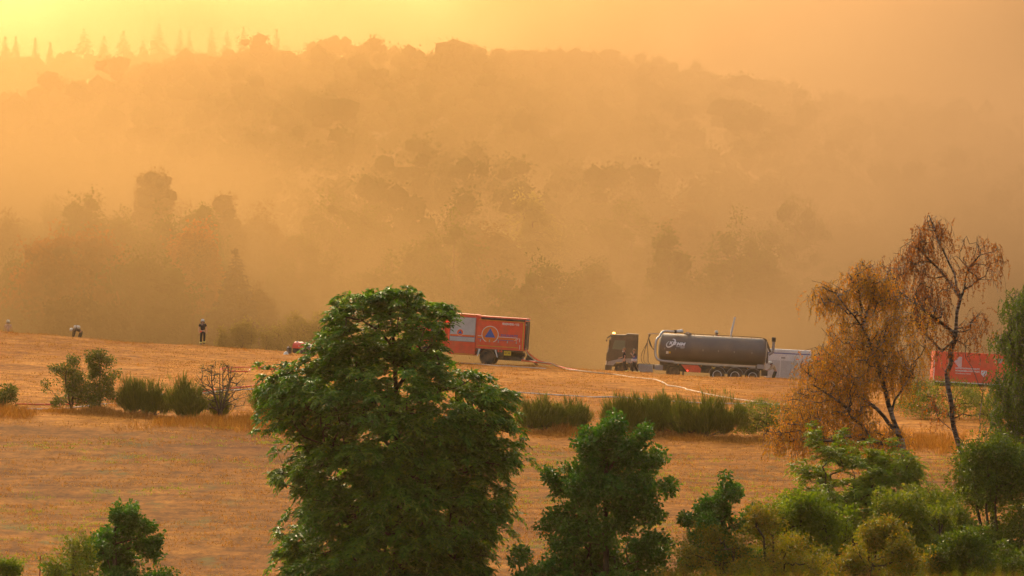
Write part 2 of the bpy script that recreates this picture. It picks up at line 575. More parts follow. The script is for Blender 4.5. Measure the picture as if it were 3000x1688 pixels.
# ------------------------------------------------------------------ the wood on the hill (one hazy mass of crowns)
def far_wood():
    rng = np.random.default_rng(5)
    Ps, Ds, Us, Ls, Ws, Ts = [], [], [], [], [], []
    MC, MR, MT = [], [], []
    def crown(x, y, h, r, per, leaf):
        z = gz(x, y)
        # several leaf masses around the stem make an uneven dome
        k = rng.integers(8, 13)
        cs = np.stack([rng.normal(0, r * 0.45, k), rng.normal(0, r * 0.45, k), rng.uniform(h * 0.38, h * 0.92, k)], 1)
        cs[0] = (0, 0, h * 0.9)
        per_k = per // k
        tone = rng.uniform(0, 0.5)
        MC.append(cs + np.array([x, y, z])); MR.append(np.full(k, r * (0.30 if y < 640 else 0.34)) * rng.uniform(0.7, 1.2, k)); MT.append(tone + rng.uniform(0, 0.35, k))
        ls = leaf_ball(cs, per_k, r * 0.47, leaf, leaf * 0.8, rng, spread=0.75, flat=0.85)
        Ps.append(ls['P'] + np.array([x, y, z])); Ds.append(ls['D']); Us.append(ls['U']); Ls.append(ls['L']); Ws.append(ls['W'])
        Ts.append(np.clip(ls['t'] * 0.6 + rng.uniform(0, 0.4), 0, 1))
    y = 492.0
    while y < 880:
        half = y * 0.118 + 10
        x = -half
        while x < half:
            last = y > 780
            h = rng.uniform(8, 11.5) if last else rng.uniform(9, 15); r = rng.uniform(2.4, 3.8) if last else rng.uniform(3.0, 4.8)
            crown(x + rng.uniform(-2, 2), y + rng.uniform(-5, 5), h, r, 480 if last else (420 if y < 640 else 180), 0.36 if last else 0.5)
            x += rng.uniform(3.2, 5.4) if last else rng.uniform(4.5, 7.0)
        y += 17.5
    for y in (960., 990., 1020., 1050., 1080., 1110., 1140., 1170.):
        x = -150.0
        while x < 15:
            crown(x, y + rng.uniform(-8, 8), rng.uniform(4.5, 7.5), rng.uniform(3, 4.6), 90, 0.6)
            x += rng.uniform(4.5, 7)
    V, F_, t = leaf_mass(np.concatenate(MC), np.concatenate(MR), rng, np.concatenate(MT), ICO1)
    me = add_mass((np.concatenate(Ps), np.concatenate(Ds), np.concatenate(Us), np.concatenate(Ls), np.concatenate(Ws), np.concatenate(Ts)), V, F_, t, 'hillside_wood', L_WOOD)
    tag(link('hillside_wood', me), 'smoke-veiled broadleaf wood covering the hill behind the field', 'wood', kind='stuff')
far_wood()
# ------------------------------------------------------------------ skeleton with several hand-laid limbs
def grow_limbs(limbs, targets, tip_r=0.005, expo=0.42, step=0.4, max_r=None, wob=0.05, rng=RNG, hand_r=None, arch=0.1, down_cost=0.9):
    """limbs: list of polylines (first one is the trunk); each later limb starts on the nearest wood"""
    NP, parent, ND = [], [], []
    for li, poly in enumerate(limbs):
        pts = []
        poly = [np.array(p, float) for p in poly]
        for a, b in zip(poly[:-1], poly[1:]):
            k = max(1, int(np.linalg.norm(b - a) / step))
            for q in range(k):
                pts.append(a + (b - a) * q / k)
        pts.append(poly[-1])
        if li == 0:
            last = -1
        else:
            d = np.linalg.norm(np.array(NP) - pts[0][None], axis=1)
            last = int(np.argmin(d)); pts = pts[1:]
        for qi, p in enumerate(pts):
            if last >= 0 and li >= 0:
                p = p + rng.normal(size=3) * wob * 0.35
            NP.append(p); parent.append(last)
            ND.append(0 if last < 0 else ND[last] + np.linalg.norm(p - NP[last]))
            last = len(NP) - 1
    n0 = len(NP)
    cap = n0 + len(targets) * 25
    A = np.zeros((cap, 3)); A[:n0] = np.array(NP)
    D = np.zeros(cap); D[:n0] = ND
    cnt = n0
    load0 = np.zeros(cap)
    if len(targets):
        d0 = np.min(np.linalg.norm(targets[:, None, :] - A[None, :n0], axis=2), axis=1)
        for ti in np.argsort(d0):
            t = targets[ti]
            dv = t[None] - A[:cnt]
            dist = np.linalg.norm(dv, axis=1)
            cost = dist + down_cost * np.clip(-dv[:, 2], 0, None) + 0.10 * D[:cnt]
            i = int(np.argmin(cost)); d = dist[i]
            if d < 0.05:
                load0[i] += 1; continue
            k = max(1, int(round(d / step)))
            if cnt + k >= cap: break
            p0 = A[i].copy(); last = i
            for q in range(1, k + 1):
                f = q / k
                p = p0 * (1 - f) + t * f
                p[2] += math.sin(f * math.pi) * d * arch
                if q < k: p = p + rng.normal(size=3) * wob * min(1.0, d)
                A[cnt] = p; parent.append(last); D[cnt] = D[last] + d / k
                last = cnt; cnt += 1
            load0[last] += 1
    load = load0[:cnt].copy()
    tipn = np.ones(cnt, bool)
    for i in range(1, cnt):
        if parent[i] >= 0: tipn[parent[i]] = False
    load[tipn] = np.maximum(load[tipn], 1)
    for i in range(cnt - 1, 0, -1):
        if parent[i] >= 0: load[parent[i]] += load[i]
    rad = tip_r * np.maximum(load, 1) ** expo
    if max_r is not None and rad[0] > max_r:
        rad = np.where(rad > tip_r * 3, tip_r * 3 + (rad - tip_r * 3) * (max_r - tip_r * 3) / (rad[0] - tip_r * 3), rad)
    segs = [(A[parent[i]], A[i], min(rad[parent[i]], rad[i] * 1.5), rad[i]) for i in range(1, cnt) if parent[i] >= 0]
    return segs

def prof_px(rows, cx, Y, root_z):
    """rows (pixel y, left px, right px) -> (z about root, x about root)"""
    out = []
    x0 = px(cx, Y)
    for (y, a, b) in rows:
        out.append((pz(y, Y) - root_z, px(a, Y) - x0, px(b, Y) - x0))
    return out

# ------------------------------------------------------------------ walnut tree
L_WALNUT = leaf_mat('walnut_leaf', [(0.0, (0.035, 0.08, 0.006)), (0.4, (0.078, 0.17, 0.011)), (0.7, (0.14, 0.26, 0.022)), (0.9, (0.24, 0.31, 0.028)), (1.0, (0.36, 0.28, 0.02))], trans=0.35, rough=0.5, spec=0.25)
def pinnate(C, O, per, pairs, rl, L, W, rng, droop=0.45, up=0.25, out=0.9, spread=0.6):
    """compound leaves: per leaves at every twig point C with outward direction O"""
    n = len(C)
    Cr = np.repeat(C, per, axis=0); Or = np.repeat(O, per, axis=0)
    d = unit(Or * out + rnd_dirs(n * per, rng) * 0.9 + np.array([0, 0, up]))
    rl_ = rl * rng.uniform(0.7, 1.25, n * per)[:, None]
    side = unit(np.cross(d, np.array([[0, 0, 1.0]])) + 1e-4)
    Ps, Ds, Us = [], [], []
    for q in range(pairs):
        f = (q + 1) / (pairs + 0.6)
        base = Cr + d * rl_ * f + np.array([0, 0, -1.0]) * rl_ * droop * f * f
        for s in (-1, 1):
            dd = unit(d * 0.55 + side * s * 0.85 + np.array([0, 0, -droop * 0.9]) + rng.normal(size=d.shape) * 0.18)
            Ps.append(base); Ds.append(dd); Us.append(unit(np.array([[0, 0, 1.0]]) + d * 0.4 + rng.normal(size=d.shape) * 0.3))
    base = Cr + d * rl_ + np.array([0, 0, -1.0]) * rl_ * droop
    Ps.append(base); Ds.append(unit(d + np.array([0, 0, -droop * 1.6]) + rng.normal(size=d.shape) * 0.15)); Us.append(unit(np.array([[0, 0, 1.0]]) + d * 0.5 + rng.normal(size=d.shape) * 0.2))
    k = len(Ps)
    t = np.repeat(rng.uniform(0.1, 0.9, n), per) * spread
    t = np.concatenate([t + rng.uniform(0, 1, n * per) * (1 - spread) for _ in range(k)])
    m = n * per * k
    return dict(P=np.concatenate(Ps), D=np.concatenate(Ds), U=np.concatenate(Us), L=L * rng.uniform(0.7, 1.2, m), W=W * rng.uniform(0.75, 1.2, m), t=t)

def outward(C, centre_z, cx=0.0, flat=0.5):
    o = C - np.stack([np.full(len(C), cx), np.zeros(len(C)), np.minimum(C[:, 2] * 0.75, centre_z)], 1)
    return unit(o)

def walnut():
    Y = 165.0; cx = 1165.0
    x = px(cx, Y); z = gz(x, Y) - 0.05
    rows = [(838, 1122, 1162), (862, 1080, 1205), (888, 1035, 1235), (912, 1003, 1258), (935, 972, 1272), (960, 915, 1322), (1000, 915, 1332), (1045, 888, 1360), (1095, 800, 1430), (1150, 800, 1500),
            (1200, 768, 1535), (1260, 765, 1530), (1330, 785, 1530), (1390, 800, 1460), (1440, 850, 1525), (1500, 838, 1500), (1560, 812, 1500), (1640, 806, 1490), (1760, 860, 1440)]
    rows = [(a + 8, l + 42, q - 50) if a > 940 else (a + 16, l, q) for (a, l, q) in rows]
    pr = prof_px(rows, cx, Y, z)
    rng = np.random.default_rng(21)
    C = crown_points(pr, 3900, clump=(430, 0.42), lump=0.18, lump_s=0.9, gap=-0.3, gap_s=0.95, shell=0.5, seed=4, depth=0.95)
    top = max(p[0] for p in pr)
    spurs = [(1145, 862), (1128, 864), (1172, 876), (1060, 868), (1240, 885), (1285, 895), (1345, 905), (1365, 925), (1350, 985), (935, 932), (800, 1095), (770, 1200), (1430, 1090), (1505, 1140), (1530, 1150), (1520, 1170), (1535, 1330), (1525, 1215), (780, 1380), (855, 1480), (1500, 1470), (822, 1565)]
    sp = []
    for (a, b) in spurs:
        a = a + (52 if a < 1150 else -56) * (1 if b > 900 else 0)
        for k in range(9):
            sp.append((px(a, Y) - x + rng.normal() * 0.22, rng.normal() * 0.5, pz(b, Y) - z - abs(rng.normal()) * 0.25))
    C = np.concatenate([C, np.array(sp)])
    trunk = [(0, 0, 0), (0.05, 0, 2.0), (-0.02, 0.1, 4.0), (0.0, 0.0, 6.0), (-0.05, 0, 8.0), (-0.15, 0, 9.8), (-0.2, 0, top - 0.8)]
    limbs = [trunk]
    for k in range(13):
        a = k * 2.4 + 0.3; h = 2.6 + k * 0.55
        rr = (3.6 - k * 0.14)
        limbs.append([(0, 0, h), (math.cos(a) * rr * 0.45, math.sin(a) * rr * 0.45, h + 0.7), (math.cos(a) * rr * 0.85, math.sin(a) * rr * 0.85, h + 1.0)])
    segs = grow_limbs(limbs, C, tip_r=0.007, expo=0.46, step=0.5, max_r=0.24, rng=rng)
    ls = pinnate(C, outward(C, 6.0), 5, 3, 0.32, 0.19, 0.09, rng, droop=0.55)
    make_tree('walnut_tree', (x, Y, z), segs, ls, M_BARK, L_WALNUT, 'large dark green walnut tree standing alone before the red truck')
walnut()

# ------------------------------------------------------------------ oaks and leafy bushes in the foreground
L_OAK = leaf_mat('oak_leaf', [(0.0, (0.03, 0.08, 0.009)), (0.5, (0.065, 0.155, 0.016)), (0.85, (0.11, 0.22, 0.03)), (1.0, (0.19, 0.26, 0.035))], trans=0.3, rough=0.5, spec=0.25)
L_OAKY = leaf_mat('yellowing_oak_leaf', [(0.0, (0.08, 0.11, 0.01)), (0.5, (0.16, 0.2, 0.018)), (0.85, (0.26, 0.25, 0.025)), (1.0, (0.36, 0.25, 0.025))], trans=0.3)
L_RUST = leaf_mat('rusty_shrub_leaf', [(0.0, (0.11, 0.11, 0.01)), (0.4, (0.2, 0.19, 0.018)), (0.75, (0.32, 0.2, 0.022)), (1.0, (0.46, 0.19, 0.02))], trans=0.35)
L_FRESH = leaf_mat('fresh_shrub_leaf', [(0.0, (0.08, 0.12, 0.008)), (0.5, (0.16, 0.22, 0.014)), (0.85, (0.24, 0.29, 0.02)), (1.0, (0.36, 0.26, 0.02))], trans=0.38)
L_DARK = leaf_mat('dark_bush_leaf', [(0.0, (0.045, 0.07, 0.007)), (0.5, (0.095, 0.14, 0.012)), (0.85, (0.16, 0.2, 0.016)), (1.0, (0.25, 0.21, 0.02))], trans=0.25)

def leafy(name, rows, cx, Y, n, per, rad, L, W, mat, label, seed, cat='tree', spurs=(), gap=-0.2, lump=0.4, lump_s=0.8, gap_s=0.9, group=None, multi=1, kind='ball', droop=0.0, depth=0.95, wood=None, tip_r=0.006, max_r=0.12, root=None, spread=0.55, shoots=0.05, clump=None, mass=0.0):
    x = px(cx, Y); z = gz(x, Y) - 0.04 if root is None else root
    pr = prof_px(rows, cx, Y, z)
    rng = np.random.default_rng(seed)
    C = crown_points(pr, n, clump=clump, lump=lump, lump_s=lump_s, gap=gap, gap_s=gap_s, shell=0.6, seed=seed, depth=depth)
    if spurs:
        sp = []
        for (a, b) in spurs:
            for k in range(6):
                sp.append((px(a, Y) - x + rng.normal() * rad * 0.5, rng.normal() * rad * 1.5, pz(b, Y) - z - abs(rng.normal()) * rad * 0.8))
        C = np.concatenate([C, np.array(sp)])
    # long shoots break the outline
    if shoots:
        cen = np.array([C[:, 0].mean(), 0.0, C[:, 2].mean() * 0.8])
        far_ = np.argsort(-np.linalg.norm((C - cen) / np.array([1, 1.6, 1]), axis=1))[: max(30, n // 4)]
        pick = rng.choice(far_, size=max(6, int(n * shoots)), replace=False if len(far_) >= int(n * shoots) and int(n * shoots) >= 6 else True)
        add = []
        for i in pick:
            d = unit(C[i] - cen + rng.normal(size=3) * 0.35 + np.array([0, 0, 0.5]))
            ln = rng.uniform(0.6, 2.0) * rad
            for q in range(3): add.append(C[i] + d * ln * (q + 1) / 3 + rng.normal(size=3) * rad * 0.12)
        C = np.concatenate([C, np.array(add)])
    C = C[C[:, 2] > 0.1]
    top = max(p[0] for p in pr)
    limbs = []
    for k in range(multi):
        a = k * 2.2 + seed
        s = 0.0 if multi == 1 else 0.18 * top
        limbs.append([(0, 0, 0), (math.cos(a) * s * 0.4, math.sin(a) * s * 0.4, top * 0.3), (math.cos(a) * s, math.sin(a) * s, top * 0.62), (math.cos(a) * s * 0.9 + (pr[0][1] + pr[0][2]) * 0.02, math.sin(a) * s, top * 0.88)])
    segs = grow_limbs(limbs, C, tip_r=tip_r, expo=0.44, step=0.35, max_r=max_r, rng=rng)
    if kind == 'ball':
        ls = leaf_ball(C, per, rad, L, W, rng, spread=spread, droop=droop)
    else:
        ls = pinnate(C, outward(C, top * 0.6), per, kind, rad, L, W, rng, droop=droop or 0.4, spread=spread)
    r_ = make_tree(name, (x, Y, z), segs, None if mass else ls, wood or M_BARK, mat, label, cat, group, wood_sides=5)
    if mass:
        cen = np.array([C[:, 0].mean(), 0, C[:, 2].mean()]); dq = np.linalg.norm((C - cen) / C.std(axis=0), axis=1)
        pick = C[dq < np.percentile(dq, 68)][::4]
        V, F_, t = leaf_mass(pick, rng.uniform(0.7, 1.2, len(pick)) * mass, rng, rng.uniform(0, 0.6, len(pick)), ICO1)
        link('crown', add_mass((ls['P'], ls['D'], ls['U'], ls['L'], ls['W'], ls['t']), V, F_, t, 'crown', mat), r_)
    return r_

leafy('oak_tree', [(1232, 1800, 1830), (1265, 1750, 1845), (1290, 1705, 1865), (1330, 1690, 1880), (1380, 1665, 1905), (1430, 1645, 1925), (1480, 1640, 1930), (1530, 1630, 1925), (1570, 1595, 1945), (1620, 1560, 1955), (1660, 1540, 1970), (1760, 1520, 1990)],
      1775, 160.0, 1500, 30, 0.22, 0.13, 0.085, L_OAK, 'bushy young oak with dense dark green leaves beside the walnut', 31, spurs=[(1810, 1235), (1720, 1262), (1880, 1272), (1905, 1330), (1950, 1415), (1625, 1395), (1600, 1530), (1530, 1610), (1510, 1640)], gap=-0.3, lump=0.15, clump=(150, 0.24), shoots=0.03)
leafy('oak_sapling', [(1438, 2125, 2150), (1460, 2085, 2165), (1500, 2060, 2190), (1540, 2030, 2205), (1590, 2020, 2215), (1640, 2000, 2225), (1760, 2000, 2225)],
      2115, 158.0, 480, 30, 0.2, 0.13, 0.085, L_OAK, 'small round-topped oak bush with a rusty shrub at its foot', 37, clump=(34, 0.22), lump=0.15, gap=-0.3, spurs=[(2140, 1438), (2080, 1480), (2190, 1490), (2015, 1520)])
leafy('oak_bush', [(1503, 345, 375), (1530, 320, 420), (1560, 290, 440), (1600, 250, 455), (1640, 190, 465), (1688, 160, 490), (1760, 150, 510)],
      335, 164.0, 560, 28, 0.2, 0.125, 0.08, L_OAK, 'leafy green bush rising at the near edge of the meadow', 41, clump=(44, 0.2), lump=0.15, gap=-0.3, spurs=[(352, 1505), (378, 1508), (432, 1535), (446, 1585), (455, 1620), (480, 1670)])
leafy('yellowing_bush', [(1590, 190, 240), (1620, 165, 270), (1688, 150, 280), (1760, 150, 280)],
      215, 161.0, 90, 34, 0.25, 0.085, 0.06, L_OAKY, 'thin yellowing bush leaning against the leafy green bush', 43, gap=-0.1)
leafy('low_bush', [(1645, 0, 30), (1668, -20, 60), (1760, -30, 80)],
      20, 160.0, 90, 34, 0.22, 0.10, 0.06, L_FRESH, 'low bright green bush next to the thin red stake', 47)
leafy('rusty_shrub', [(1520, 2190, 2260), (1560, 2120, 2330), (1600, 2060, 2370), (1650, 2030, 2400), (1760, 2020, 2400)],
      2220, 156.0, 520, 36, 0.28, 0.085, 0.045, L_RUST, 'rust-orange shrub spreading at the foot of the small oak bush', 53, multi=4, gap=-0.02, lump=0.7, lump_s=1.2, gap_s=1.2, shoots=0.15)
leafy('sumac_shrub', [(1330, 2440, 2520), (1350, 2390, 2600), (1380, 2360, 2640), (1420, 2340, 2670), (1470, 2310, 2690), (1520, 2290, 2720), (1580, 2260, 2740), (1640, 2250, 2740), (1760, 2260, 2740)],
      2500, 168.0, 1250, 5, 0.36, 0.17, 0.055, L_FRESH, 'broad fresh green shrub with drooping feathery leaves under the birches', 59, multi=4, kind=5, droop=0.55, gap=-0.3, cat='shrub', clump=(170, 0.34), lump=0.15)
leafy('elder_shrub', [(1440, 2690, 2740), (1480, 2660, 2800), (1540, 2650, 2830), (1600, 2640, 2840), (1760, 2640, 2840)],
      2740, 164.0, 460, 34, 0.28, 0.11, 0.05, L_OAKY, 'yellow-green shrub between the feathery shrub and the dark thicket', 61, multi=3, gap=-0.02, lump=0.7, lump_s=1.2, gap_s=1.2, shoots=0.12, cat='shrub')
leafy('dark_thicket', [(1300, 2900, 2960), (1340, 2860, 3010), (1400, 2840, 3060), (1460, 2820, 3090), (1540, 2780, 3100), (1620, 2740, 3100), (1760, 2740, 3100)],
      2930, 172.0, 1200, 36, 0.34, 0.125, 0.06, L_DARK, 'tall dark green thicket at the foot of the white birch', 67, multi=4, gap=-0.3, lump=0.2, clump=(100, 0.32), shoots=0.08, cat='shrub')
leafy('hazel_shrub', [(1470, 2330, 2390), (1500, 2280, 2430), (1550, 2240, 2450), (1620, 2220, 2470), (1760, 2220, 2470)],
      2350, 163.0, 520, 30, 0.26, 0.12, 0.075, L_FRESH, 'yellow-green hazel shrub left of the feathery shrub', 77, multi=4, gap=-0.3, lump=0.3, clump=(60, 0.28), shoots=0.1, cat='shrub')
leafy('dogwood_shrub', [(1465, 2640, 2700), (1500, 2600, 2760), (1560, 2570, 2800), (1640, 2560, 2820), (1760, 2560, 2820)],
      2680, 159.0, 560, 30, 0.26, 0.12, 0.07, L_OAKY, 'light olive shrub crowding in front of the yellow-green shrub', 79, multi=4, gap=-0.3, lump=0.3, clump=(64, 0.28), shoots=0.1, cat='shrub')
leafy('bramble_shrub', [(1560, 2560, 2620), (1600, 2500, 2680), (1650, 2470, 2720), (1760, 2460, 2740)],
      2590, 152.0, 420, 26, 0.24, 0.09, 0.06, L_RUST, 'pale bramble shrub low in front of the feathery shrub', 71, multi=4, gap=0.0, lump=0.8, lump_s=1.3, gap_s=1.2, shoots=0.15, cat='shrub')
leafy('oak_thicket', [(1590, 2820, 2880), (1620, 2770, 2950), (1680, 2740, 3010), (1760, 2740, 3020)],
      2880, 153.0, 420, 34, 0.24, 0.105, 0.07, L_DARK, 'low oak scrub in front of the tall dark thicket', 73, multi=4, gap=0.0, lump=0.8, lump_s=1.3, gap_s=1.2, shoots=0.15, cat='shrub')

# ------------------------------------------------------------------ birches
def birch_bark():
    m, n, l = new_mat('birch_bark')
    out = n.new('ShaderNodeOutputMaterial')
    b = n.new('ShaderNodeBsdfPrincipled'); b.inputs['Roughness'].default_value = 0.8
    tc = n.new('ShaderNodeTexCoord')
    def nz(s, sc, d=6):
        mp = n.new('ShaderNodeMapping'); mp.inputs['Scale'].default_value = sc
        l.new(tc.outputs['Object'], mp.inputs['Vector'])
        t = n.new('ShaderNodeTexNoise'); t.inputs['Scale'].default_value = s; t.inputs['Detail'].default_value = d
        l.new(mp.outputs['Vector'], t.inputs['Vector']); return t.outputs['Fac']
    def ramp(f, stops):
        cr = n.new('ShaderNodeValToRGB'); els = cr.color_ramp.elements
        while len(els) < len(stops): els.new(0.5)
        for e, (p, c) in zip(els, stops): e.position = p; e.color = (*c, 1)
        l.new(f, cr.inputs['Fac']); return cr.outputs['Color']
    band = ramp(nz(5.0, (0.4, 0.4, 2.2)), [(0.42, (0.05, 0.035, 0.025)), (0.54, (0.28, 0.23, 0.19)), (0.85, (0.55, 0.5, 0.44))])
    dark = ramp(nz(1.6, (1, 1, 0.6)), [(0.46, (0.12, 0.08, 0.055)), (0.66, (1, 1, 1))])
    mx = n.new('ShaderNodeMix'); mx.data_type = 'RGBA'; mx.blend_type = 'MULTIPLY'; mx.inputs['Factor'].default_value = 0.85
    l.new(band, mx.inputs['A']); l.new(dark, mx.inputs['B'])
    l.new(mx.outputs['Result'], b.inputs['Base Color'])
    l.new(b.outputs['BSDF'], out.inputs['Surface'])
    return m
M_BIRCH = birch_bark()
L_BIRCHR = leaf_mat('rusty_birch_leaf', [(0.0, (0.16, 0.05, 0.012)), (0.5, (0.33, 0.105, 0.016)), (1.0, (0.5, 0.19, 0.03))], trans=0.35)
L_BIRCHO = leaf_mat('amber_birch_leaf', [(0.0, (0.2, 0.12, 0.012)), (0.35, (0.38, 0.19, 0.018)), (0.7, (0.55, 0.23, 0.022)), (1.0, (0.56, 0.16, 0.02))], trans=0.38)
L_BIRCHG = leaf_mat('green_birch_leaf', [(0.0, (0.045, 0.07, 0.006)), (0.5, (0.085, 0.13, 0.01)), (1.0, (0.17, 0.2, 0.016))], trans=0.35)

def strands(S, lo, hi, per_m, L, W, rng, leafy_p=1.0, sway=0.18):
    """hanging twigs from points S; returns leafset and twig segments"""
    P, D, U, T, segs = [], [], [], [], []
    for s in S:
        ln = rng.uniform(lo, hi); k = max(2, int(ln / 0.22))
        p = np.array(s, float); d = unit(rng.normal(size=3) * np.array([1, 1, 0.3]) * 0.8 + np.array([0, 0, 0.1]))
        tone = rng.uniform(0.1, 0.9); bare = rng.uniform() > leafy_p
        for q in range(k):
            d = unit(d * 0.55 + np.array([0, 0, -0.75]) + rng.normal(size=3) * sway)
            p2 = p + d * (ln / k)
            segs.append((p, p2, 0.0065, 0.005))
            if not bare:
                m = max(1, int(per_m * ln / k))
                f = rng.uniform(size=(m, 1))
                P.append(p + (p2 - p) * f + rng.normal(size=(m, 3)) * 0.02)
                dd = unit(rng.normal(size=(m, 3)) * 0.7 + np.array([0, 0, -0.8])); D.append(dd)
                U.append(rnd_dirs(m, rng)); T.append(np.clip(tone * 0.6 + rng.uniform(0, 0.4, m), 0, 1))
            p = p2
    P = np.concatenate(P); n = len(P)
    return dict(P=P, D=np.concatenate(D), U=np.concatenate(U), L=L * rng.uniform(0.7, 1.25, n), W=W * rng.uniform(0.7, 1.25, n), t=np.concatenate(T)), segs

def birch(name, limbs_px, cx, Y, targets_fn, leafm, label, seed, lo, hi, per_m, L, W, leafy_p, max_r, tip_r=0.007, group=None, sub=None):
    """limbs_px: polylines of (px, py, depth) in photograph pixels at distance Y"""
    rng = np.random.default_rng(seed)
    x = px(cx, Y); z = gz(x, Y) - 0.05
    conv = lambda p: np.array([px(p[0], Y) - x, p[2], pz(p[1], Y) - z])
    limbs = [[np.array([0, 0, 0.0])] + [conv(p) for p in limbs_px[0]]] + [[conv(p) for p in poly] for poly in limbs_px[1:]]
    C = targets_fn(conv, rng)
    segs = grow_limbs(limbs, C, tip_r=tip_r, expo=0.40, step=0.35, max_r=max_r, rng=rng, wob=0.09, arch=0.2)
    S = np.repeat(C, 3, axis=0) + rng.normal(size=(len(C) * 3, 3)) * np.array([0.18, 0.22, 0.12])
    ls, ss = strands(S, lo, hi, per_m, L, W, rng, leafy_p)
    return make_tree(name, (x, Y, z), segs + ss, ls, M_BIRCH, leafm, label, 'tree', group)

def boxes_targets(boxes):
    """boxes: (x0, x1, y0, y1, n, depth) pixel ellipses in which twig points stand"""
    def fn(conv, rng):
        out = []
        for (x0, x1, y0, y1, n, dep) in boxes:
            k = 0
            while k < n:
                u, v = rng.uniform(-1, 1, 2)
                if u * u + v * v > 1: continue
                out.append(conv(((x0 + x1) / 2 + u * (x1 - x0) / 2, (y0 + y1) / 2 + v * (y1 - y0) / 2, rng.normal() * dep)))
                k += 1
        return np.array(out)
    return fn

birch('silver_birch', [
    [(2905, 1500, 0), (2850, 1390, 0), (2800, 1280, 0), (2775, 1130, 0), (2790, 1030, 0.1), (2803, 965, 0.1), (2803, 915, 0), (2812, 870, 0), (2795, 805, 0), (2778, 770, 0.1), (2750, 705, 0), (2738, 665, 0.1), (2722, 630, 0)],
    [(2812, 870, 0), (2772, 808, 0.2), (2743, 777, 0.3), (2710, 748, 0.3), (2672, 700, 0.3), (2645, 706, 0.4)],
    [(2812, 880, 0), (2838, 785, -0.3), (2870, 750, -0.4), (2893, 741, -0.5), (2925, 735, -0.6)],
    [(2820, 860, 0), (2870, 815, 0.4), (2915, 820, 0.5), (2925, 860, 0.6)],
    [(2803, 985, 0), (2757, 952, -0.4), (2715, 918, -0.7), (2670, 886, -0.8), (2620, 845, -0.9), (2575, 815, -1.0), (2525, 782, -1.0), (2500, 790, -1.0)],
    [(2803, 985, 0), (2850, 1030, 0.3), (2835, 1045, 0.3)],
    [(2800, 1000, 0), (2762, 1030, 0.5), (2725, 985, 0.7), (2695, 955, 0.9), (2680, 900, 1.0)],
    [(2880, 1440, 0), (2868, 1330, 0.1), (2874, 1220, 0.2), (2880, 1150, 0.2), (2858, 1100, 0.3), (2836, 1050, 0.3), (2825, 1015, 0.4)],
    [(2872, 1140, 0.2), (2890, 1090, 0.4)],
    [(2850, 1385, 0), (2800, 1270, -0.6), (2745, 1225, -0.9), (2720, 1160, -1.0), (2690, 1130, -1.1)],
    [(2836, 1050, 0.3), (2870, 1032, 0.1), (2885, 1010, 0.0)]],
    2915, 205.0, boxes_targets([(2680, 2775, 625, 740, 55, 0.5), (2615, 2720, 700, 800, 45, 0.5), (2780, 2940, 690, 830, 46, 0.7), (2680, 2790, 760, 930, 60, 0.8), (2500, 2660, 770, 900, 70, 0.6), (2620, 2740, 820, 960, 50, 0.7), (2810, 2900, 900, 1010, 26, 0.7), (2700, 2800, 900, 1060, 24, 0.8), (2690, 2790, 1120, 1220, 10, 0.7)]),
    L_BIRCHR, 'half bare white-barked birch with rust-brown hanging leaves, tallest of the birches', 81, 0.35, 1.1, 26, 0.085, 0.05, 0.66, 0.20, tip_r=0.010)
birch('weeping_birch', [
    [(2700, 1480, 0), (2660, 1380, 0), (2640, 1300, 0), (2610, 1210, 0), (2585, 1120, 0), (2560, 1040, 0), (2530, 960, 0), (2520, 880, 0), (2515, 800, 0)],
    [(2625, 1260, 0), (2570, 1200, 0.3), (2520, 1160, 0.5), (2480, 1085, 0.6), (2440, 1000, 0.7), (2410, 960, 0.7)],
    [(2585, 1120, 0), (2550, 1000, -0.5), (2500, 930, -0.8), (2450, 870, -0.9), (2400, 830, -0.9), (2375, 825, -0.9)],
    [(2560, 1040, 0), (2590, 960, 0.5), (2640, 900, 0.7), (2660, 870, 0.8)],
    [(2640, 1310, 0), (2560, 1290, -0.6), (2480, 1280, -0.9), (2400, 1290, -1.0)],
    [(2530, 960, 0), (2560, 860, 0.2), (2545, 790, 0.3), (2525, 760, 0.3)],
    [(2610, 1200, 0), (2650, 1120, -0.4), (2680, 1060, -0.6)],
    [(2560, 1290, -0.6), (2480, 1200, -0.8), (2400, 1140, -1.0), (2350, 1120, -1.0)]],
    2715, 198.0, boxes_targets([(2380, 2480, 825, 900, 50, 0.4), (2475, 2570, 765, 880, 75, 0.6), (2540, 2650, 800, 900, 60, 0.6), (2420, 2640, 900, 1020, 120, 1.0), (2560, 2730, 860, 1080, 70, 1.0), (2335, 2620, 1000, 1130, 210, 1.2), (2290, 2560, 1120, 1240, 200, 1.2), (2240, 2420, 1220, 1300, 90, 0.8), (2400, 2660, 1230, 1330, 120, 1.0), (2580, 2700, 1000, 1150, 60, 0.8)]),
    L_BIRCHO, 'weeping birch with thick amber-orange autumn leaves before the tanker rear', 83, 0.35, 1.0, 24, 0.085, 0.052, 0.88, 0.14, tip_r=0.009)
birch('green_birch', [
    [(3060, 1450, 0), (3040, 1250, 0), (3020, 1100, 0), (3010, 980, 0), (3000, 880, 0)],
    [(3020, 1100, 0), (2960, 1040, -0.3), (2930, 1010, -0.4), (2925, 960, -0.4)],
    [(3040, 1250, 0), (2980, 1180, 0.4), (2930, 1150, 0.5)]],
    3065, 180.0, boxes_targets([(2950, 3080, 845, 960, 120, 0.8), (2910, 3000, 970, 1010, 40, 0.4), (2950, 3080, 960, 1130, 150, 0.9), (2905, 3020, 1090, 1160, 70, 0.6), (2900, 3080, 1150, 1330, 260, 0.9), (2840, 2990, 1290, 1350, 90, 0.7)]),
    L_BIRCHG, 'green-leaved birch hanging over the dark thicket beside the red container', 89, 0.3, 0.8, 34, 0.08, 0.05, 0.99, 0.17)

